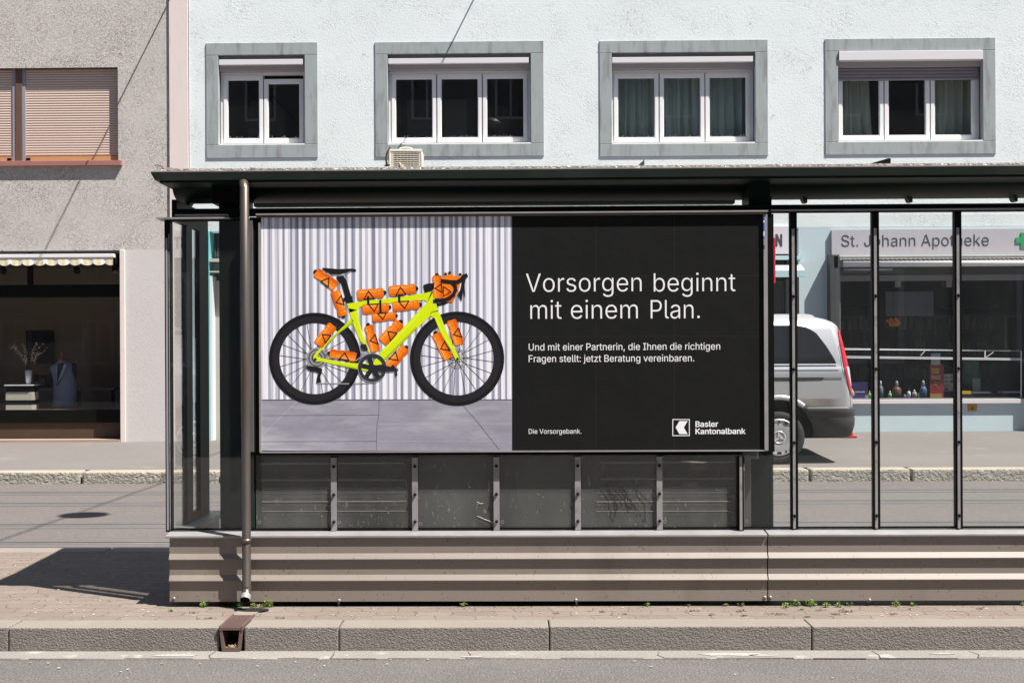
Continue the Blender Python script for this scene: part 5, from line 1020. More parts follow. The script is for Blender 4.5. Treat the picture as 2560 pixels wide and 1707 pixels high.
# downpipe with collar and open elbow
yp = 6.47
xp0 = PX(613, yp, 900); rp = 11.2 * yp / F
xb0 = PX(616.5, yp, 1400)
path = [(xp0 - .03, yr0 + .06, za - .01), (xp0 - .01, yp + .03, PZ(452, yp)), (xp0, yp, PZ(466, yp)), ((xp0 + xb0) / 2, yp, PZ(950, yp)), (xb0, yp, PZ(1466, yp)), (xb0 + .001, yp - .02, PZ(1483, yp)), (xb0 + .002, yp - .05, PZ(1493, yp))]
dp = MB().tube(path, [rp * .85, rp, rp, rp, rp, rp * 1.02, rp * 1.06], 20, cap=False).build('downpipe', ZINC, sh)
MB().tube([(xb0 - .001, yp, PZ(1355, yp)), (xb0 - .001, yp, PZ(1344, yp))], rp * 1.13, 20).build('pipe_collar', ZINC, dp)
MB().tube([(xb0 - .0, yp, PZ(1462, yp)), (xb0 - .0, yp, PZ(1470, yp))], rp * 1.1, 20, cap=False).build('pipe_collar', ZINC, dp)
e0, e1 = Vector(path[-1]), Vector(path[-2]); dv = (e0 - e1).normalized()
MB().tube([e0 - dv * .03, e0 + dv * .004], rp * 1.14, 20, cap=False).build('pipe_mouth', ALU, dp)
MB().tube([e0 - dv * .05, e0 - dv * .045], rp * 1.0, 20).build('pipe_inside', HOLE, dp)
# bench behind the lower panes
for a, b, lab in ((655, 1018, 'dark slatted bench behind the dusty panes below the bicycle picture'), (1494, 1836, 'dark slatted bench behind the dusty panes below the bank logo')):
    yb2 = 6.95
    t = thing('bench', (PX((a + b) / 2, yb2, 1200), yb2, 0), lab, 'bench', 'benches inside the shelter')
    x0, x1 = PX(a, yb2, 1200), PX(b, yb2, 1200)
    for i, py in enumerate((1165, 1208, 1231, 1254, 1278)):
        z = PZ(py, 6.68); s = MB().box(x0, x1, yb2 - .1 + .02 * i, yb2 - .07 + .02 * i, z - .042, z).build('slat', BENCHW, t)
        MB().box(x0 + .01, x1 - .01, yb2 - .102 + .02 * i, yb2 - .0703 + .02 * i, z + .0003, z + (.006 if i not in (3,) else .009)).build('slat_edge', BENCHE, s)
    for x in (x0 + .06, x1 - .06): MB().prism([(x - .02, yb2 - .03, 0), (x + .02, yb2 - .03, 0), (x + .03, yb2 + .0, PZ(1160, 6.95)), (x - .01, yb2 + .0, PZ(1160, 6.95))], (0, .05, 0)).build('leg', BENCHW, t)

# ================================================================== billboard
YP = 6.573
bb = thing('billboard', (PX(1283, YP), YP, PZ(1128, YP)), 'large framed poster with a yellow bicycle and white text on black, on the shelter wall', 'billboard')
MB().box(PX(627, 6.59), PX(1934, 6.59), YP + .002, YP + .045, PZ(1131, YP), PZ(539, YP)).build('backing_board', BLACK, bb)
fm = MB()
fm.box(PX(643, YP), PX(1920, YP), YP - .022, YP + .002, PZ(533.5, YP - .02), PZ(530, YP - .02))
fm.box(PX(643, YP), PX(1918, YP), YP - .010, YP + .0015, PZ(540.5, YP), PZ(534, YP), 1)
fm.box(PX(1909, YP, 830), PX(1918.5, YP, 830), YP - .014, YP + .0015, PZ(1127, YP), PZ(541, YP))
fm.box(PX(648, YP, 830), PX(653, YP, 830), YP - .010, YP + .0015, PZ(1127, YP), PZ(553, YP))
fm.box(PX(650, YP), PX(1918, YP), YP - .012, YP + .0015, PZ(1129.5, YP), PZ(1126.2, YP))
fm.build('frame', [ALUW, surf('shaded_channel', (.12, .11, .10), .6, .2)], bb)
MB().box(PX(625, YP), PX(634, YP, 830), YP - .02, YP + .001, PZ(1126, YP), PZ(548, YP)).build('edge_tube', surf('dull_grey_tube', (.13, .13, .135), .45, .3, var=.3, vscale=8), bb)
for i, (y0, y1, cc) in enumerate(((541, 552, 0), (552, 557, 1), (557, 579, 0), (579, 591, 1), (591, 598, 0), (613, 623, 2))):
    if i == 0: m = MB()
    m.box(PX(1907.5, YP, 560), PX(1910, YP, 560), YP - .0145, YP + .001, PZ(y1, YP, 1909), PZ(y0, YP, 1909), cc)
m.build('blue_tape', [surf('blue_tape_film', (.03, .13, .6), .4), WHITEP, surf('dark_blue_film', (.02, .03, .16), .4)], bb)

def art(px, py, k=0): 
    q = P(px, py, YP); return Vector((q.x, YP - .0005 - k * .00035, q.z))
def wall_print():
    m_, nt, b = nodes('corrugated_wall_print')
    v = coords(nt, (1, 0, .003))
    n1 = noise(nt, v, 17, 2, 0); n2 = noise(nt, v, 80, 2, 0); n3 = noise(nt, coords(nt, (1, 0, .008)), 150, 2, 0)
    wv = N(nt, 'TexWave', {'Vector': v, 'Scale': 8.5, 'Distortion': 1.6, 'Detail': 1, 'Detail Scale': 1.2}, wave_type='BANDS', bands_direction='X').outputs['Fac']
    s = math_(nt, 'ADD', math_(nt, 'ADD', math_(nt, 'MULTIPLY', wv, .34), math_(nt, 'MULTIPLY', n2, .95)), math_(nt, 'ADD', math_(nt, 'MULTIPLY', n1, .45), math_(nt, 'MULTIPLY', n3, .26)))
    r = N(nt, 'ValToRGB', {0: math_(nt, 'SUBTRACT', s, .09)})
    e = r.color_ramp.elements; e[0].position = .70; e[0].color = (.22, .225, .30, 1); e[1].position = 1.08; e[1].color = (.88, .88, .93, 1)
    q = e.new(.80); q.color = (.36, .37, .47, 1); q = e.new(.91); q.color = (.60, .60, .71, 1)
    nt.links.new(r.outputs[0], b.inputs['Base Color']); b.inputs['Roughness'].default_value = .55
    bn = N(nt, 'Bump', {'Height': noise(nt, coords(nt), 6, 4), 'Strength': .2, 'Distance': .004}); nt.links.new(bn.outputs[0], b.inputs['Normal'])
    return m_
pic = MB().quad(art(653, 999), art(1280, 999), art(1280, 541), art(653, 541)).build('bicycle_picture', wall_print(), bb)
fl = surf('slate_floor_print', (.30, .295, .36), .45, var=.42, vscale=2.6, fine=.15, fscale=30, stretch=(1, 1, 5), dirt=(.46, .455, .51), dlo=.5, dhi=.7, dscale=2)
MB().quad(art(653, 1126), art(1280, 1126), art(1280, 999), art(653, 999)).build('printed_floor', fl, pic)
def Z3(x, y): return (640 + x / 3.672, 700 + y / 3.672)
def Z2(x, y): return (640 + x / 3.672, 400 + y / 3.672)
def flat(m, pts, k, mi=0): m.poly([art(*p, k) for p in pts], mi)
def stroke(m, pts, wpx, k, mi=0, closed=False):
    if closed: pts = list(pts) + [pts[0], pts[1]]
    k0_ = k
    for i_, ((ax, ay), (bx, by)) in enumerate(zip(pts, pts[1:])):
        k = k0_ + .12 * (i_ % 2)
        d = math.hypot(bx - ax, by - ay) or 1; nx, ny = -(by - ay) / d * wpx / 2, (bx - ax) / d * wpx / 2; ex, ey = (bx - ax) / d * wpx * .42, (by - ay) / d * wpx * .42
        flat(m, [(ax + nx - ex, ay + ny - ey), (bx + nx + ex, by + ny + ey), (bx - nx + ex, by - ny + ey), (ax - nx - ex, ay - ny - ey)], k, mi)
def annulus(m, c, r0, r1, k, mi=0, n=72):
    for i in range(n):
        a, b = 2 * math.pi * i / n, 2 * math.pi * (i + 1) / n
        flat(m, [(c[0] + r * math.cos(t), c[1] + r * math.sin(t)) for r, t in ((r0, a), (r1, a), (r1, b), (r0, b))], k, mi)
def pm(name, col): return surf(name, col, .6, var=.03, spec=.12)
INK, TYRE, RIM = pm('ink_black', (.014, .014, .017)), pm('tyre_print', (.011, .011, .013)), pm('rim_print', (.021, .020, .023))
LIMEP, LIMED = pm('lime_print', (.66, .80, .006)), pm('lime_shade_print', (.44, .56, .004))
ORP, ORD, ORL = pm('orange_print', (.92, .215, .008)), pm('orange_dark_print', (.72, .115, .004)), pm('orange_light_print', (.96, .31, .04))
ORM, ORH = pm('orange_mid_print', (.82, .165, .006)), pm('orange_glint_print', (.98, .50, .16))
GREYP, GREYD = pm('chain_grey_print', (.32, .32, .34)), pm('dark_grey_print', (.10, .10, .12))
m = MB()
for pts, wdt, mi in (([(375, 1115), (60, 1420)], 3, 1), ([(1130, 1105), (1128, 1240), (1110, 1330), (1105, 1565)], 4, 0), ([(1895, 1145), (2040, 1310), (2240, 1565)], 4, 0), ([(55, 1243), (1125, 1238)], 3, 0),
                     ([(1120, 1320), (2345, 1318)], 4, 1), ([(55, 1482), (1105, 1478)], 3, 0), ([(1110, 1478), (2345, 1482)], 3, 1), ([(50, 1099), (2350, 1097)], 6, 2)):
    stroke(m, [Z3(*p) for p in pts], wdt / 3.672, 1, mi)
m.build('floor_joints', [GREYD, pm('pale_joint_print', (.55, .54, .6)), INK], pic)
for cx, cy, ro, ri in ((541, 721, 421, 325), (1847, 721, 432, 336)):
    c = Z3(cx, cy); m = MB()
    annulus(m, c, ri / 3.672, 394 / 3.672 + (ro - 421) / 3.672, 2, 1); annulus(m, c, 390 / 3.672 + (ro - 421) / 3.672, ro / 3.672, 3, 0)
    for i in range(20):
        a = 2 * math.pi * i / 20 + .09; o = .35 * (1 if i % 2 else -1)
        stroke(m, [(c[0] + 5 * math.cos(a + o * 3), c[1] + 5 * math.sin(a + o * 3)), (c[0] + ri / 3.672 * math.cos(a), c[1] + ri / 3.672 * math.sin(a))], 1.15, 2, 2)
    annulus(m, c, 0, 6, 3, 0, 20)
    if cx > 1000: annulus(m, c, 18, 25, 2, 3, 40)
    m.build('printed_wheel', [TYRE, RIM, INK, GREYP], pic)
m = MB(); c = Z3(560, 715)
for r, mi in ((26, 0), (22, 1), (18, 0), (14, 1), (10, 0)): annulus(m, c, r - 4, r, 3, mi, 36)
stroke(m, [Z3(560, 948), Z3(900, 952), Z3(1100, 942)], 2.6, 3, 0); stroke(m, [Z3(640, 690), Z3(1000, 672)], 2.2, 3, 0)
m.build('printed_drivetrain', [GREYP, GREYD], pic)
m = MB()
z3 = lambda l: [Z3(*p) for p in l]; z2 = lambda l: [Z2(*p) for p in l]
flat(m, z3([(835, 218), (1000, 190), (1150, 178), (1330, 155), (1540, 122), (1612, 105), (1625, 112), (1575, 200), (1545, 183), (1330, 207), (1150, 217), (1000, 232), (950, 250), (930, 275), (860, 300)]), 4)
flat(m, z3([(850, 260), (930, 275), (950, 370), (975, 480), (1010, 570), (1050, 675), (1015, 640), (985, 585), (960, 560), (905, 440), (872, 345)]), 4)
flat(m, z3([(1575, 195), (1612, 105), (1625, 112), (1650, 210), (1673, 275), (1605, 300), (1600, 330), (1480, 440), (1190, 735), (1150, 800), (1060, 790), (1125, 680), (1480, 300), (1560, 220)]), 4)
flat(m, z3([(872, 345), (900, 385), (760, 490), (650, 595), (575, 672), (565, 700), (600, 716), (800, 755), (935, 765), (1060, 760), (1060, 845), (935, 820), (740, 780), (600, 745), (545, 745), (526, 728), (530, 695), (560, 655), (700, 520), (830, 400)]), 4)
flat(m, z3([(1605, 300), (1672, 282), (1700, 340), (1740, 450), (1800, 580), (1860, 700), (1870, 728), (1858, 744), (1835, 738), (1790, 640), (1700, 500), (1640, 350), (1604, 330)]), 4)
flat(m, z3([(1480, 440), (1190, 735), (1175, 720), (1470, 425)]), 5, 1); flat(m, z3([(740, 780), (935, 820), (935, 806), (740, 768)]), 5, 1); flat(m, z3([(900, 385), (760, 490), (650, 595), (645, 585), (750, 480), (885, 375)]), 5, 1)
flat(m, z3([(1500, 300), (1160, 655), (1175, 665), (1515, 315)]), 5, 2); flat(m, z3([(1640, 340), (1700, 480), (1790, 630), (1800, 625), (1712, 470), (1655, 335)]), 5, 2); flat(m, z3([(900, 300), (985, 570), (1000, 575), (915, 290)]), 5, 2)
stroke(m, z3([(1604, 305), (1620, 292), (1672, 282)]), 1, 6, 3)
for p in ((545, 728), (1850, 724)): annulus(m, Z3(*p), 0, 3.6, 6, 3, 16)
m.build('printed_frame', [LIMEP, LIMED, pm('lime_light_print', (.74, .90, .03)), INK], pic)
m = MB()
flat(m, z2([(608, 990), (680, 995), (760, 1002), (870, 997), (905, 1000), (922, 1012), (918, 1024), (870, 1022), (820, 1035), (760, 1052), (690, 1050), (640, 1022), (612, 1002)]), 5)
stroke(m, z2([(690, 1050), (800, 1060), (870, 1022)]), 1.6, 5, 1)
m.build('printed_saddle', [INK, GREYP], pic)
m = MB()
flat(m, z2([(735, 1075), (800, 1058), (832, 1110), (872, 1240), (895, 1308), (835, 1315), (818, 1250), (785, 1140)]), 5); flat(m, z2([(800, 1265), (885, 1250), (888, 1285), (805, 1295)]), 6)
m.build('printed_seatpost', INK, pic); m = MB()
flat(m, z2([(1535, 1150), (1570, 1135), (1645, 1128), (1645, 1172), (1612, 1203), (1550, 1220)]), 5)
m.build('printed_stem', INK, pic)
def bottle2(m, b, t, wd, k=5, tri=1):
    ax, ay = b; L = math.hypot(t[0] - ax, t[1] - ay); ux, uy = (t[0] - ax) / L, (t[1] - ay) / L; vx, vy = -uy, ux; wd = wd / 2
    q = lambda u, v: (ax + ux * u * L + vx * v * wd, ay + uy * u * L + vy * v * wd)
    prof_ = [(0, .8), (.03, .95), (.08, 1), (.5, 1), (.56, .93), (.61, .8), (.66, .80), (.70, .93), (.84, .95), (.89, .85), (.915, .6)]
    flat(m, [q(u, v) for u, v in prof_] + [q(u, -v) for u, v in reversed(prof_)], k, 0)
    flat(m, [q(u, v) for u, v in prof_] + [q(u, v * .55) for u, v in reversed(prof_)], k + .5, 1)
    flat(m, [q(u, v * .78) for u, v in prof_] + [q(u, v * .3) for u, v in reversed(prof_)], k + .3, 4)
    flat(m, [q(u, -v * .3) for u, v in prof_[1:8]] + [q(u, -v * .72) for u, v in reversed(prof_[1:8])], k + .3, 2)
    flat(m, [q(u, -v * .48) for u, v in ((.1, 1), (.48, 1))] + [q(u, -v * .58) for u, v in ((.48, 1), (.1, 1))], k + .7, 5)
    flat(m, [q(u, -v * .48) for u, v in ((.72, 1), (.82, 1))] + [q(u, -v * .62) for u, v in ((.82, 1), (.72, 1))], k + .7, 5)
    flat(m, [q(.70, .93), q(.712, .93), q(.712, -.93), q(.70, -.93)], k + .6, 1); flat(m, [q(.84, .95), q(.848, .95), q(.848, -.95), q(.84, -.95)], k + .6, 1)
    flat(m, [q(.91, .42), q(.955, .42), q(.96, .28), q(1, .3), q(1, -.3), q(.96, -.28), q(.955, -.42), q(.91, -.42)], k + .6, 3)
    stroke(m, [q(.40, -.55 * tri), q(.22, .9 * tri), q(.56, .85 * tri)], 2.7, k + 1, 3, closed=True)
BOT = [(Z2, (735, 1165), (533, 1015), 98, -1), (Z2, (728, 1200), (808, 1452), 90, -1), (Z2, (928, 1242), (1197, 1216), 98, 1), (Z2, (1222, 1207), (1490, 1178), 98, 1), (Z2, (978, 1372), (1243, 1350), 92, -1),
       (Z2, (1256, 1346), (1524, 1325), 92, -1), (Z2, (1070, 1450), (1302, 1428), 80, -1), (Z3, (1100, 655), (1025, 395), 90, 1), (Z3, (1160, 570), (1342, 370), 105, 1), (Z3, (570, 595), (722, 395), 98, 1),
       (Z3, (918, 708), (655, 668), 88, -1), (Z3, (1215, 795), (1392, 605), 98, -1), (Z3, (1770, 722), (1640, 468), 92, 1), (Z3, (1870, 592), (1785, 345), 92, 1), (Z2, (1672, 1268), (1660, 1040), 90, 1)]
for fn, b, t, wd, tri in BOT:
    m = MB(); bottle2(m, fn(*b), fn(*t), wd / 3.672, 5, tri); m.build('printed_bottle', [ORP, ORD, ORL, INK, ORM, ORH], pic)
m = MB()
flat(m, z2([(1708, 1090), (1730, 1062), (1790, 1048), (1825, 1068), (1880, 1060), (1885, 1100), (1870, 1160), (1838, 1245), (1805, 1308), (1745, 1300), (1700, 1250)]), 4.5, 0)
flat(m, z2([(1760, 1200), (1838, 1245), (1805, 1308), (1745, 1300)]), 5, 1)
for x, y in ((1742, 1045), (1778, 1035), (1875, 1050)): flat(m, z2([(x - 12, y + 12), (x - 12, y - 10), (x + 12, y - 10), (x + 12, y + 12)]), 5, 2)
stroke(m, z2([(1722, 1160), (1722, 1250), (1790, 1210)]), 1.8, 6.8, 2, closed=True)
m.build('printed_bottle', [ORP, ORD, INK], pic)
m = MB()
stroke(m, z2([(1712, 1112), (1760, 1118), (1800, 1122), (1850, 1120), (1885, 1100), (1905, 1072), (1928, 1062)]), 10, 7)
stroke(m, z2([(1800, 1130), (1828, 1160), (1832, 1195), (1810, 1240), (1770, 1272), (1710, 1290), (1640, 1296)]), 9, 7)
flat(m, z2([(1895, 1100), (1925, 1085), (1915, 1150), (1922, 1270), (1900, 1200), (1888, 1298), (1852, 1235), (1880, 1180)]), 6.5)
stroke(m, z2([(1670, 1330), (1730, 1315), (1760, 1300)]), 6, 4.2)
m.build('printed_handlebar', INK, pic)
m = MB(); c = Z3(1068, 805)
annulus(m, c, 27, 35, 7, 0, 60); annulus(m, c, 34, 36.5, 6.8, 1, 60); annulus(m, c, 0, 9, 8, 0, 24)
for a in (-.12, 1.0, 2.15, 3.35, 4.45): stroke(m, [c, (c[0] + 28 * math.cos(a), c[1] + 28 * math.sin(a))], 11, 7.2, 0)
annulus(m, c, 30, 31, 7.4, 2, 60)
flat(m, z3([(1060, 775), (1265, 798), (1268, 838), (1060, 842)]), 8.2); stroke(m, z3([(1255, 785), (1285, 830), (1290, 872)]), 5, 8.4, 0); annulus(m, Z3(1290, 825), 2, 4.5, 8.5, 0, 14)
flat(m, z3([(960, 590), (1010, 588), (1030, 640), (990, 655), (965, 620)]), 6.5); stroke(m, z3([(920, 740), (985, 690), (1045, 665)]), 2.6, 6.6, 1)
m.build('printed_crank', [pm('crank_print', (.02, .021, .028)), GREYP, GREYD], pic); m = MB()
flat(m, z3([(468, 785), (560, 795), (610, 815), (605, 850), (585, 900), (600, 930), (555, 945), (560, 900), (575, 850), (480, 825), (462, 805)]), 6.5)
m.build('printed_derailleur', INK, pic)
m = MB()
for x, y in ((1030, 1295), (1142, 1330), (1315, 1278)): flat(m, z2([(x - 10, y - 45), (x + 10, y - 45), (x + 12, y + (70 if x == 1142 else 30)), (x - 8, y + (70 if x == 1142 else 30))]), 7.5)
m.build('printed_strap', INK, pic)

tx = MB().quad(art(1280, 1126), art(1910, 1126), art(1910, 541), art(1280, 541)).build('text_panel', PAPERB, bb)
YT = YP - .0012
def line(name, s, px0, px1, base, capy, bold=0.0):
    a, b = P(px0, base, YT), P(px1, base, YT)
    return text(name, s, a.x, a.z, YT, b.x - a.x, PRINTW, tx, bold=bold, cap=PZ(capy, YT, px0) - a.z)
for s_, p0, p1, bl, ct in (('Vorsorgen', 1313, 1604, 730, 684), ('beginnt', 1629.5, 1838.5, 729.2, 683.2), ('mit', 1321, 1404, 797.5, 751), ('einem', 1424, 1594.5, 797, 750.5), ('Plan.', 1621.5, 1749.5, 796.5, 750)):
    line('headline_word', s_, p0, p1, bl, ct, -.006)
line('body_text', 'Und mit einer Partnerin, die Ihnen die richtigen', 1320, 1800.5, 876, 859, .002)
line('body_text', 'Fragen stellt: jetzt Beratung vereinbaren.', 1320, 1735.5, 905, 888, .002)
line('slogan', 'Die Vorsorgebank.', 1320.5, 1453.5, 1084, 1072, .0)
line('bank_name', 'Basler', 1737.5, 1795.5, 1066.5, 1053, .02)
line('bank_name', 'Kantonalbank', 1737.5, 1864, 1084.5, 1071, .02)
m = MB(); A = lambda x, y: (1280 + x / 3.672, 800 + y / 3.672)
def rect(x0, y0, x1, y1): flat(m, [A(x0, y0), A(x1, y0), A(x1, y1), A(x0, y1)], 3)
rect(1472, 908, 1631, 915); rect(1472, 1056, 1631, 1063); rect(1472, 915, 1479, 1056); rect(1624, 915, 1631, 1056)
flat(m, [A(1536, 926), A(1612, 926), A(1577, 985), A(1502, 985)], 3); flat(m, [A(1502, 985), A(1577, 985), A(1612, 1045), A(1536, 1045)], 3)
m.build('bank_mark', PRINTW, tx)
m = MB()
for pts in ([(1282, 692.5), (1906, 689)], [(1282, 842), (1906, 840)], [(1490, 541), (1490, 1120)], [(1686, 541), (1686, 1120)]): stroke(m, pts, .6, .6)
m.build('paper_seam', surf('seam_print', (.022, .022, .023), .5), tx)

# ================================================================== drain in the kerb below the downpipe
t = thing('drain_channel', ((gx0 + gx1) / 2, 6.1, -.1), 'rusty iron drain channel with checkered cover, its open mouth in the kerb under the downpipe', 'drain')
m = MB(); zb0 = -.105; wl_ = .012
m.add([(gx0 + .002, 6.012, .004), (gx0 + .016, 6.012, .004), (gx0 + .016 + .012, 6.012, zb0 + .01), (gx0 + .014, 6.012, zb0), (gx0 + .002, 6.3, .004), (gx0 + .016, 6.3, .004), (gx0 + .028, 6.3, zb0 + .01), (gx0 + .014, 6.3, zb0)],
      [(0, 1, 2, 3), (4, 7, 6, 5), (0, 4, 5, 1), (1, 5, 6, 2), (2, 6, 7, 3), (3, 7, 4, 0)])
m.add([(gx1 - .002, 6.012, .004), (gx1 - .016, 6.012, .004), (gx1 - .016 - .012, 6.012, zb0 + .01), (gx1 - .014, 6.012, zb0), (gx1 - .002, 6.3, .004), (gx1 - .016, 6.3, .004), (gx1 - .028, 6.3, zb0 + .01), (gx1 - .014, 6.3, zb0)],
      [(0, 1, 2, 3), (4, 7, 6, 5), (0, 4, 5, 1), (1, 5, 6, 2), (2, 6, 7, 3), (3, 7, 4, 0)])
m.box(gx0 + .016, gx1 - .016, 6.008, 6.3, zb0 - .006, zb0 + .012)
m.build('channel', RUST, t)
m = MB()
m.box(gx0 + .004, gx1 - .004, 6.01, 6.30, -.008, .0065)
nx, ny = 10, 18
for i in range(nx):
    for j in range(ny):
        x = gx0 + .014 + (gx1 - gx0 - .028) * (i + .5 + .25 * (j % 2)) / (nx + .3); y = 6.025 + .26 * (j + .5) / ny
        m.box(x - .0035, x + .0035, y - .0045, y + .0045, .0068, .0105)
m.box(gx0 + .002, gx0 + .010, 6.008, 6.302, -.01, .012); m.box(gx1 - .010, gx1 - .002, 6.008, 6.302, -.01, .012)
m.build('cover', RUST, t)
MB().box(gx0 + .03, gx1 - .03, 6.2, 6.22, zb0 + .013, -.009).build('dark_inside', HOLE, t)
MB().box(gx0 + .004, gx1 - .004, 6.303, 6.43, .0005, .006).build('inlet_plate', GRANTOP, t)
m = MB()
c0 = Vector(((gx0 + gx1) / 2 + .02, 6.43, .007))
m.add([c0 + Vector((.085 * math.cos(q), .05 * math.sin(q), 0)) for q in [2 * math.pi * k / 24 for k in range(24)]], [tuple(range(24))])
m.build('inlet_hole', HOLE, t)
m = MB()
for k in range(30):
    p = Vector((random.uniform(gx0 + .03, gx1 - .035), random.uniform(6.012, 6.12), zb0 + .014)); d = Vector((random.uniform(-1, 1), random.uniform(-1, 1), random.uniform(0, .4))).normalized() * random.uniform(.006, .016)
    m.tube([p - d, p + d + Vector((0, 0, .004))], .0022, 4)
tag(m.build('dry_leaves', DRY, loc=((gx0 + gx1) / 2, 6.06, zb0 + .01)), 'dry brown leaf scraps lying inside the open drain mouth', 'leaves', kind='stuff')

# ================================================================== weeds along the foot of the shelter
def weed(px, py, r, label, leaf=LEAF, n=60, up=.7, cat='weed', name='weed_plant'):
    h = 1.3; Y = min(6.53, h * F / (py + r * .6 - 900)); c = P(px, py + r * .6, Y); c.z = 0; s = r * Y / F
    m = MB()
    for k in range(n):
        a = random.uniform(0, 2 * math.pi); q = random.random() ** .6
        p = Vector((c.x + s * q * math.cos(a), c.y + s * .5 * q * math.sin(a), .004 + s * up * 1.5 * random.random() * (1.1 - .5 * q)))
        L = s * random.uniform(.10, .2); d = Vector((math.cos(a), math.sin(a) * .6 - .3, random.uniform(-.1, .7))).normalized() * L
        g = Vector((-math.sin(a), math.cos(a), random.uniform(-.3, .3))).normalized() * L * .55
        m.poly([p - d, p - d * .2 + g, p + d * .7 + g * .5, p + d, p + d * .6 - g * .7, p - d * .2 - g])
        if k % 6 == 0: m.tube([(c.x, c.y, 0), p], .0012, 4, 1)
    tag(m.build(name, [leaf, LEAFD], loc=c), label, cat, 'weeds along the foot of the shelter')
for a in ((475 + 34, 1507, 12, 'small green weed at the left end of the shelter base'), (430, 1523, 7, 'tiny flat weed on the pavers below the left corner of the base'),
          (592, 1497, 14, 'dark leafy weed growing left of the downpipe mouth', LEAFD), (634, 1499, 9, 'small light green weed touching the right side of the downpipe mouth'),
          (669, 1500, 15, 'largest bright green weed tuft, right of the downpipe', LEAF, 130), (1158, 1509, 10, 'single green weed below the middle of the base, under the bicycle'),
          (1619, 1505, 8, 'small green weed under the bank slogan half of the base'), (1965, 1513, 12, 'leftmost low weed on the pavers right of the cladding seam'),
          (1989, 1504, 13, 'upright weed against the base, left of the widest one'), (2028, 1504, 15, 'widest weed in the row below the first two glazing bars', LEAF, 90),
          (2064, 1512, 12, 'yellowish weed right of the widest one in the row'), (2097, 1512, 11, 'low spreading weed below the second glazing bar, left of the thin one'),
          (2004, 1520, 9, 'flat weed lying in front of the upright and widest weeds', LEAF, 50, .3), (2124, 1507, 9, 'thin sparse weed standing against the base near the second glazing bar', LEAF, 26),
          (2019, 1538, 9, 'weed growing in the joint beside the kerb stone', LEAF, 40, .3), (2240, 1510, 12, 'weed cluster between the second and third glazing bars'),
          (2282, 1507, 9, 'thin weed right of the cluster, between the second and third glazing bars', LEAF, 26), (2556, 1511, 6, 'weed cut by the right edge of the photo')):
    weed(*a)
for a in ((1721, 1511, 6, 'small dry straw tuft at the base below the bank logo, left one'), (1815, 1511, 8, 'dry straw tuft at the base below the bank logo, middle one'), (1853, 1508, 11, 'larger dry straw tuft near the cladding seam'), (646, 1512, 15, 'dry grass hanging over the drain inlet beside the downpipe')):
    weed(*a[:4], leaf=DRY, n=45, up=.5, cat='dry tuft', name='dry_tuft')
m = MB()
for px, py, wd in ((1730, 1529, 22), (1505, 1530, 12), (1390, 1534, 14), (1780, 1538, 14), (1850, 1530, 12), (1945, 1537, 30), (2050, 1528, 14), (2120, 1531, 22), (2107, 1527, 8), (2230, 1537, 14), (2275, 1525, 8), (2090, 1537, 16), (1560, 1536, 12), (2450, 1524, 9), (480, 1531, 14), (700, 1545, 20), (520, 1545, 18), (1860, 1541, 14)):
    Y = 1.3 * F / (py - 900); c = P(px, py, Y)
    for k in range(int(wd * 2.2)):
        q = Vector((c.x + random.gauss(0, .45) * wd * Y / F, Y + random.gauss(0, .006), random.uniform(.001, .007))); s = random.uniform(.003, .008)
        m.poly([q + Vector((random.uniform(-s, s), random.uniform(-s, s), random.uniform(-.3, .6) * s)) for _ in range(4)])
tag(m.build('moss', MOSS, loc=(0, 6.35, 0)), 'brown green moss growing in the paver joints behind the kerb', 'moss', kind='stuff')
m = MB()
for k in range(420):
    r_ = random.random()
    if r_ < .25: x, y, z = random.uniform(-2.6, 2.7), random.uniform(6.22, 6.5), .002
    elif r_ < .6: x, y, z = random.uniform(-1.9, 2.7), 6.53 - abs(random.gauss(0, .035)), .002
    elif r_ < .75: x, y, z = random.uniform(-2.6, 2.7), random.uniform(5.5, 6.0), ZR + .006
    else: x, y, z = random.uniform(-3.6, -1.9), random.uniform(6.6, 8.3), .002
    s = random.uniform(.0025, .0065) * (.7 if .25 < r_ < .6 else 1)
    m.poly([(x + s * 1.3 * math.cos(q + .4), y + s * math.sin(q + .4), z + random.random() * .002) for q in [2 * math.pi * i / 5 + random.uniform(-.3, .3) for i in range(5)]], 1 + random.choice((0, 1)) if .25 < r_ < .6 else random.choice((0, 0, 1)))
tag(m.build('litter_crumbs', [surf('pale_crumb', (.55, .52, .48), .9), surf('straw_crumb', (.36, .25, .14), .9), surf('soil_crumb', (.07, .05, .035), .9)], loc=(0, 6.3, 0)), 'pale crumbs of litter scattered on the pavers and the road edge', 'litter', kind='stuff')

# ================================================================== cream slatted box and branch on the shelter roof
yx = 6.80
zb1 = zz
t = thing('slatted_box', (PX(1014, yx, 400), yx, zb1), 'cream plastic box with black slotted front and top handle, standing on the shelter roof', 'box')
x0, x1 = PX(972.5, yx, 390), PX(1055, yx, 390); z1 = PZ(373, yx, 1014); z0 = zb1
o = MB().frame(x0, x1, z0, z1, .009, yx, yx + .12, wt=.012, wb=.006).build('case', CREAM, t, bevel=.004)
MB().box(x0 + .0095, x1 - .0095, yx + .02, yx + .115, z0 + .0065, z1 - .0125).build('dark_grille', HOLE, t)
m = MB(); n = 11; hh = (z1 - z0 - .02) / n
for i in range(n):
    z = z0 + .007 + i * hh
    m.box(x0 + .0095, x1 - .0095, yx + .002, yx + .02, z, z + hh * .34)
for i in range(1, 9): m.box(x0 + (x1 - x0) * (i + .5) / 10 - .001, x0 + (x1 - x0) * (i + .5) / 10 + .001, yx + .006, yx + .02, z0 + .007, z1 - .013)
m.box(x0 + .0095, x0 + .024, yx + .003, yx + .02, z0 + .007, z1 - .013); m.box(x1 - .018, x1 - .0095, yx + .003, yx + .02, z0 + .007, z1 - .013)
m.build('slats', CREAM, t)
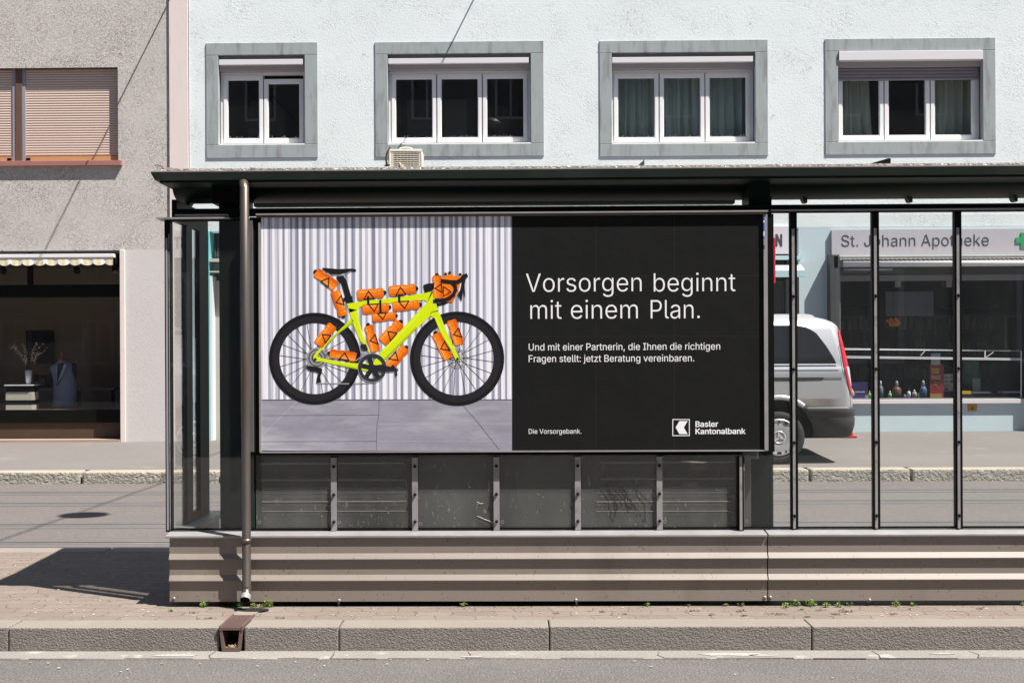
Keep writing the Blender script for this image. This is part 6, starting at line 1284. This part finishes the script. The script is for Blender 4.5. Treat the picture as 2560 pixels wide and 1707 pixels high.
MB().tube([P(996, 374, yx + .05), P(1002, 370.5, yx + .05), P(1014, 369.2, yx + .05), P(1026, 370.5, yx + .05), P(1032, 374, yx + .05)], .0042, 8).build('handle', CREAM, t)
yx2 = 6.76
tag(MB().tube([P(968, 416, yx2), P(966, 405, yx2), P(965, 395, yx2), P(968, 382, yx2), P(975.5, 368, yx2)], [.0075, .006, .0045, .005, .004], 8).tube([P(961, 415, yx2), P(968, 412, yx2), P(975, 413.5, yx2)], .004, 6).build('broken_branch', BARK, loc=P(968, 416, yx2)),
    'dark bent piece of branch leaning beside the cream slatted box on the roof', 'branch')
m = MB()
for a, b, c in (((995, 413), (998, 404), (1003, 416)), ((998, 404), (1010, 415), (1001, 417)), ((991, 417), (1004, 414), (1012, 418)), ((998, 416), (1000, 405), (1006, 415))):
    m.poly([P(*a, 6.70), P(*b, 6.71), P(*c, 6.69)])
tag(m.build('withered_leaf', surf('withered_leaf_skin', (.36, .28, .22), .8, var=.2), loc=P(1000, 417, 6.7)), 'pointed grey brown withered leaf on the roof edge in front of the cream box', 'leaf')

# ================================================================== van parked on the far pavement
YV = 15.0
vx = lambda px: PX(px, YV, 950); vz = lambda py: PZ(py, YV, 1980)
vgz = pave_z(4, 15.2)
van = thing('van', (2.0, 15.85, vgz), 'silver delivery van with dark rear bumper and red tail lamp, parked on the far pavement', 'van')
def Xr(z):
    pts = [(1097, 2026), (1092, 2127), (1075, 2133), (1040, 2134), (1020, 2132), (1000, 2133), (960, 2128), (925, 2124), (880, 2117), (830, 2108), (815, 2102), (806, 2094), (798, 2078), (792, 2050)]
    zs_ = [(vz(py), vx(px)) for py, px in pts[1:]]
    if z <= zs_[0][0]: return zs_[0][1]
    for (a, xa_), (b, xb_) in zip(zs_, zs_[1:]):
        if z <= b: return xa_ + (xb_ - xa_) * (z - a) / (b - a)
    return zs_[-1][1]
def interp(tab, z):
    if z <= tab[0][0]: return tab[0][1]
    for (a, p), (b, q) in zip(tab, tab[1:]):
        if z <= b: return p + (q - p) * (z - a) / (b - a)
    return tab[-1][1]
NEAR = [(.3, 14.95), (.55, 14.92), (.9, 14.90), (1.17, 14.90), (1.19, 14.912), (1.3, 14.93), (1.5, 14.985), (1.7, 15.05), (1.78, 15.10), (1.83, 15.2), (1.86, 15.5)]
FRONT = [(.3, -.5), (.6, -.62), (.9, -.56), (1.06, -.40), (1.18, .10), (1.4, .32), (1.65, .66), (1.76, .82), (1.83, 1.05), (1.86, 1.5)]
def Yside(x, z, r=.13):
    yn = interp(NEAR, z); e = Xr(z) - r
    if x <= e: return yn
    q = min(r, x - e); return yn + r - math.sqrt(max(0, r * r - q * q))
def slice_(z, grow=0, r=.13, xf=None):
    a = (interp(FRONT, z) if xf is None else xf) - grow; b = Xr(z) + grow; yn = interp(NEAR, z) - grow; yf_ = 31.7 - yn; out = []
    r = min(r, (yf_ - yn) / 2.2)
    for cx, cy, q0 in ((b - r, yn + r, -90), (b - r, yf_ - r, 0), (a + r * 2, yf_ - r, 90), (a + r * 2, yn + r, 180)):
        rx = r if cx > a + r * 2.5 else r * 2
        for i in range(7):
            q = R(q0 + 15 * i); out.append(Vector((cx + rx * math.cos(q), cy + r * math.sin(q), z)))
    return out
zl = [.42, .5, .6, .728, .82, .9, 1.0, 1.1, 1.17, 1.19, 1.25, 1.35, 1.45, 1.55, 1.65, 1.70, 1.74, 1.78, 1.81, 1.83, 1.845, 1.855]
def cut(o, cyls):
    for c0, r in cyls:
        k = MB().lathe([(0, -.45), (r, -.45), (r, .36), (0, .36)], c0, 48, axis='y').build('cutter', BLACK, loc=(0, 0, 0))
        b = o.modifiers.new('cut', 'BOOLEAN'); b.operation = 'DIFFERENCE'; b.object = k; b.solver = 'EXACT'
        bpy.context.view_layer.update()
        me = bpy.data.meshes.new_from_object(o.evaluated_get(bpy.context.evaluated_depsgraph_get()))
        o.modifiers.clear(); o.data = me
        bpy.data.objects.remove(k)
SILVER = surf('silver_paint', (.50, .50, .525), .32, .45, var=.03, coat=.4)
PLAST = surf('dark_bumper_plastic', (.038, .038, .041), .5, var=.2, vscale=5, specks=(.12, .12, .12), spscale=40, sphi=.12)
wr = P(1947, 1104, 14.93); wr.z = vgz + .318; wf = Vector((wr.x - 3.0, wr.y, wr.z))
body = MB().rings([slice_(z) for z in zl]).build('body', SILVER, van)
cut(body, [(Vector((wr.x, 14.95, wr.z + .02)), .43), (Vector((wf.x, 14.95, wf.z + .02)), .43), (Vector((wr.x, 16.85, wr.z + .02)), .43), (Vector((wf.x, 16.85, wf.z + .02)), .43)])
MB().rings([slice_(z, -.07, xf=-.3) for z in (.34, .9, 1.1)]).build('inner_shell', HOLE, van)
bump = MB().rings([slice_(z, g, xf=wr.x + .1) for z, g in ((.345, -.02), (.37, .012), (.5, .018), (.58, .018), (.60, .010), (.625, .020), (.70, .018), (.722, .004))]).build('bumper', PLAST, van)
cut(bump, [(Vector((wr.x, 14.95, wr.z + .02)), .425), (Vector((wr.x, 16.85, wr.z + .02)), .425)])
MB().rings([slice_(z, g, xf=-.66) for z, g in ((.33, 0), (.36, .012), (.55, .014), (.60, .0))]).build('sill_skirt', PLAST, van) if False else None
fb = MB().box(-.66, -.2, 14.98, 16.72, .3, .66).build('bumper', PLAST, van, bevel=.06)
def patch(name, rows, mat, lift=.006, n=10, parent=None, m=None, mi=0):
    """panel hugging the near side of the body; rows of (pixel y, left pixel x, right pixel x)"""
    m2 = m or MB(); g = []
    for i, (py, a, b) in enumerate(rows):
        z = vz(py); g.append([Vector((vx(a) + (vx(b) - vx(a)) * k / n, Yside(vx(a) + (vx(b) - vx(a)) * k / n, z) - lift, z)) for k in range(n + 1)])
    m2.rings(g, mi, cap=False, closed=False)
    if m is None: return m2.build(name, mat, parent or van)
def dens(rows, k=5):
    out = []
    for a, b in zip(rows, rows[1:]):
        for i in range(k): out.append(tuple(p + (q - p) * i / k for p, q in zip(a, b)))
    return out + [rows[-1]]
VGL = surf('dark_van_glass', (.016, .016, .018), .08, spec=.35)
patch('side_window', dens([(911, 1690, 2086), (905, 1690, 2085), (890, 1690, 2078), (865, 1690, 2064), (846, 1690, 2051), (833, 1690, 2042), (824, 1690, 2029), (818, 1690, 2016), (814.5, 1690, 1998), (813, 1690, 1975)], 2), VGL)
patch('side_window', dens([(911, 1380, 1672), (880, 1382, 1672), (813, 1400, 1672)], 3), VGL)
patch('window_trim', [(912.5, 1380, 2088), (909.5, 1380, 2088)], surf('bright_trim', (.75, .75, .77), .3, .3), .009)
DG = surf('panel_gap', (.03, .03, .032), .7)
patch('panel_gap', [(926, 1380, 2091), (924.5, 1380, 2091)], DG, .003); patch('panel_gap', [(1019, 1999, 2128), (1017.5, 1998, 2128)], DG, .003)
patch('slide_rail', [(951, 1690, 1992), (950, 1690, 2050), (946, 1690, 2055), (943, 1750, 2098)], surf('slide_rail_dark', (.03, .03, .03), .5), .004)
patch('slide_rail', [(947, 2054, 2100), (943, 2054, 2099)], surf('slide_rail_grey', (.2, .2, .2), .5), .005)
patch('panel_gap', [(1016, 1675, 1676.2), (813, 1675, 1676.2)], DG, .004, 2); patch('panel_gap', [(1018, 2123.5, 2124.6), (985, 2120, 2121), (945, 2107, 2108), (926, 2101, 2102), (870, 2095, 2096), (820, 2097, 2098)], DG, .003, 2)
lamp = patch('tail_lamp', dens([(994, 2127.5, 2129), (985, 2124, 2129.5), (970, 2118, 2129), (945, 2113, 2127), (925, 2107, 2124.2), (917, 2106, 2123.5), (880, 2101.5, 2117.5), (850, 2099, 2112), (830, 2098.5, 2108), (819, 2101, 2103)], 3), surf('red_lamp_lens', (.50, .008, .018), .15, coat=.5), .012)
patch('lamp_lens', dens([(965, 2124.5, 2129), (950, 2120, 2128), (930, 2114.5, 2125.5), (917, 2112.5, 2124)], 3), surf('clear_lamp_lens', (.55, .53, .6), .2), .016, parent=lamp)
patch('lamp_line', [(862, 2099, 2114), (860.5, 2099, 2114)], DG, .0165, parent=lamp)
# fender lip
m = MB(); g = []
for i in range(29):
    a = R(50 + 132 * i / 28); g.append([Vector((wr.x + r_ * math.cos(a), Yside(wr.x, .8) - l, wr.z + .02 + r_ * math.sin(a))) for r_, l in ((.43, -.05), (.432, .012), (.445, .022), (.475, .016), (.49, .0))])
m.rings(g, cap=False, closed=False); m.build('wheel_arch_lip', SILVER, van)
# wheels
ALLOY = surf('silver_hubcap', (.55, .55, .57), .3, .5)
RUB = surf('tyre_rubber', (.022, .022, .022), .85, bump=.3, bscale=60)
def wheel(c, face=-1):
    y = c.y; s = face
    tyre = MB().lathe([(.20, 0), (.22, s * .015), (.27, s * .022), (.305, s * .008), (.316, -s * .03), (.318, -s * .18), (.2, -s * .2)], c, 48, axis='y')
    w_ = tyre.build('wheel', RUB, van)
    m = MB(); m.lathe([(.225, s * .004), (.222, s * .022), (.205, s * .03), (.19, s * .014), (.165, s * .02), (.12, s * .026), (.085, s * .014), (.078, s * .014)], c, 56, axis='y'); m.build('hubcap', ALLOY, w_)
    MB().lathe([(0, s * .006), (.08, s * .006)], c, 40, axis='y').build('hub_dark', GREYHUB, w_)
    m = MB(); rr = [(.066, s * .012), (.066, s * .022), (.077, s * .022), (.077, s * .012)]; m.lathe(rr + [rr[0]], c, 40, axis='y')
    for k in range(3):
        a = R(-30 + 10 + 120 * k); d = Vector((math.cos(a), 0, math.sin(a))); nn = Vector((-d.z, 0, d.x))
        ctr = Vector((c.x, y + s * .012, c.z))
        m.prism([ctr + nn * .013, ctr + d * .07 + nn * .003, ctr + d * .07 - nn * .003, ctr - nn * .013], (0, s * .012, 0))
    m.build('hub_star', surf('bright_star', (.7, .7, .72), .25, .4) if 'bright_star' not in bpy.data.materials else bpy.data.materials['bright_star'], w_)
    m = MB()
    for k in range(7):
        a = R(-90 + 360 / 7 * k)
        for da, r0, r1, wd_ in ((0, .175, .200, .030), (360 / 14, .172, .198, .010)):
            b_ = a + R(da); d = Vector((math.cos(b_), 0, math.sin(b_))); nn = Vector((-d.z, 0, d.x)); ctr = Vector((c.x, y + s * .0245, c.z))
            m.prism([ctr + d * r0 + nn * wd_ * .5, ctr + d * (r0 + r1) / 2 + nn * wd_, ctr + d * r1 + nn * wd_ * .8, ctr + d * r1 - nn * wd_ * .8, ctr + d * (r0 + r1) / 2 - nn * wd_, ctr + d * r0 - nn * wd_ * .5], (0, s * .006, 0))
    m.build('hub_slots', HOLE, w_)
GREYHUB = surf('hub_grey', (.38, .38, .4), .4, .4)
wheel(Vector((wr.x, 14.925, wr.z))); wheel(Vector((wf.x, 14.925, wf.z)))
wheel(Vector((wr.x, 31.7 - 14.925, wr.z)), 1); wheel(Vector((wf.x, 31.7 - 14.925, wf.z)), 1)
MB().box(-.64, -.45, 15.05, 15.3, .72, .92).build('headlight', surf('headlight_glass', (.6, .6, .62), .1), van, bevel=.03)
m = MB()
ws = [(1.2, .1), (1.7, .735)]
m.add([(ws[0][1] - .012, 15.1, 1.2), (ws[0][1] - .012, 16.6, 1.2), (ws[1][1] - .012, 16.5, 1.7), (ws[1][1] - .012, 15.2, 1.7)], [(0, 1, 2, 3)])
m.build('windscreen', VGL, van)

# traffic cone behind the van, only its right edge shows
yc_ = 18.2
cb = Vector((PX(2116, yc_, 1090), yc_, pave_z(5, yc_)))
t = thing('traffic_cone', cb, 'red traffic cone standing behind the van bumper, mostly hidden', 'cone')
MB().box(cb.x - .125, cb.x + .125, yc_ - .125, yc_ + .125, cb.z, cb.z + .03).build('base', REDP, t, bevel=.01)
MB().lathe([(.10, .031), (.088, .07), (.024, .5), (.0, .5)], cb, 20).build('cone_body', REDP, t)
MB().lathe([(.075, .17), (.056, .28), (.054, .28)], cb, 20).build('white_band', WHITEP, t)

# ---------------------------------------------------------------- person behind the van: a sleeve shows past the tail
yh_ = 18.45
gz = pave_z(4.8, yh_)
pc = Vector((PX(2139, yh_, 985) - .115, yh_, gz))
me = bpy.data.meshes.new('person')
J = {'pel': (0, 0, .70), 'wai': (-.14, 0, .80), 'che': (-.36, 0, .92), 'nek': (-.48, 0, .97), 'hd0': (-.56, 0, .98), 'hd1': (-.67, 0, .95),
     'shn': (-.38, -.19, .92), 'eln': (-.46, -.22, .66), 'wrn': (-.60, -.16, .50), 'hdn': (-.68, -.13, .45),
     'shf': (-.38, .19, .92), 'elf': (-.48, .22, .66), 'wrf': (-.62, .16, .50), 'hdf': (-.70, .13, .45),
     'hpn': (-.01, -.10, .64), 'knn': (-.20, -.14, .42), 'ann': (-.05, -.13, .09), 'ton': (-.22, -.15, .04),
     'hpf': (-.01, .10, .64), 'knf': (-.20, .14, .42), 'anf': (-.04, .13, .09), 'tof': (-.20, .15, .04)}
RAD = {'pel': .15, 'wai': .14, 'che': .17, 'nek': .06, 'hd0': .085, 'hd1': .095, 'sh': .075, 'el': .055, 'wr': .036, 'hd': .035, 'hp': .10, 'kn': .065, 'an': .05, 'to': .042}
ks = list(J); idx = {k: i for i, k in enumerate(ks)}
ed = [('pel', 'wai'), ('wai', 'che'), ('che', 'nek'), ('nek', 'hd0'), ('hd0', 'hd1')]
for s in 'nf': ed += [('che', 'sh' + s), ('sh' + s, 'el' + s), ('el' + s, 'wr' + s), ('wr' + s, 'hd' + s), ('pel', 'hp' + s), ('hp' + s, 'kn' + s), ('kn' + s, 'an' + s), ('an' + s, 'to' + s)]
me.from_pydata([J[k] for k in ks], [(idx[a], idx[b]) for a, b in ed], [])
po = bpy.data.objects.new('person', me); C.objects.link(po); po.location = pc
sk = po.modifiers.new('skin', 'SKIN')
for k in ks:
    q = RAD.get(k, RAD.get(k[:2])); me.skin_vertices[0].data[idx[k]].radius = (q, q)
me.skin_vertices[0].data[0].use_root = True
ss = po.modifiers.new('sub', 'SUBSURF'); ss.levels = ss.render_levels = 2
bpy.context.view_layer.update()
me2 = bpy.data.meshes.new_from_object(po.evaluated_get(bpy.context.evaluated_depsgraph_get()))
po.modifiers.clear(); po.data = me2
for mm in (surf('dark_jacket', (.03, .033, .045), .9), surf('olive_trousers', (.33, .29, .22), .9, var=.2, vscale=14, bump=.6, bscale=16, bdist=.03), surf('skin_tone', (.50, .30, .22), .6), surf('dark_hair', (.03, .02, .014), .8), surf('pale_shoe', (.5, .5, .48), .7)):
    me2.materials.append(mm)
for p in me2.polygons:
    x, y, z = p.center; p.use_smooth = True
    mi = 1 if x > -.16 or z < .6 else 0
    if x < -.5 and z > .8: mi = 3 if z > .98 else 2
    if z < .1: mi = 4
    if x < -.36 and z < .72: mi = 2 if x < -.58 else 0
    p.material_index = mi
tag(po, 'person in olive trousers bending down behind the van, only a sliver showing', 'person')
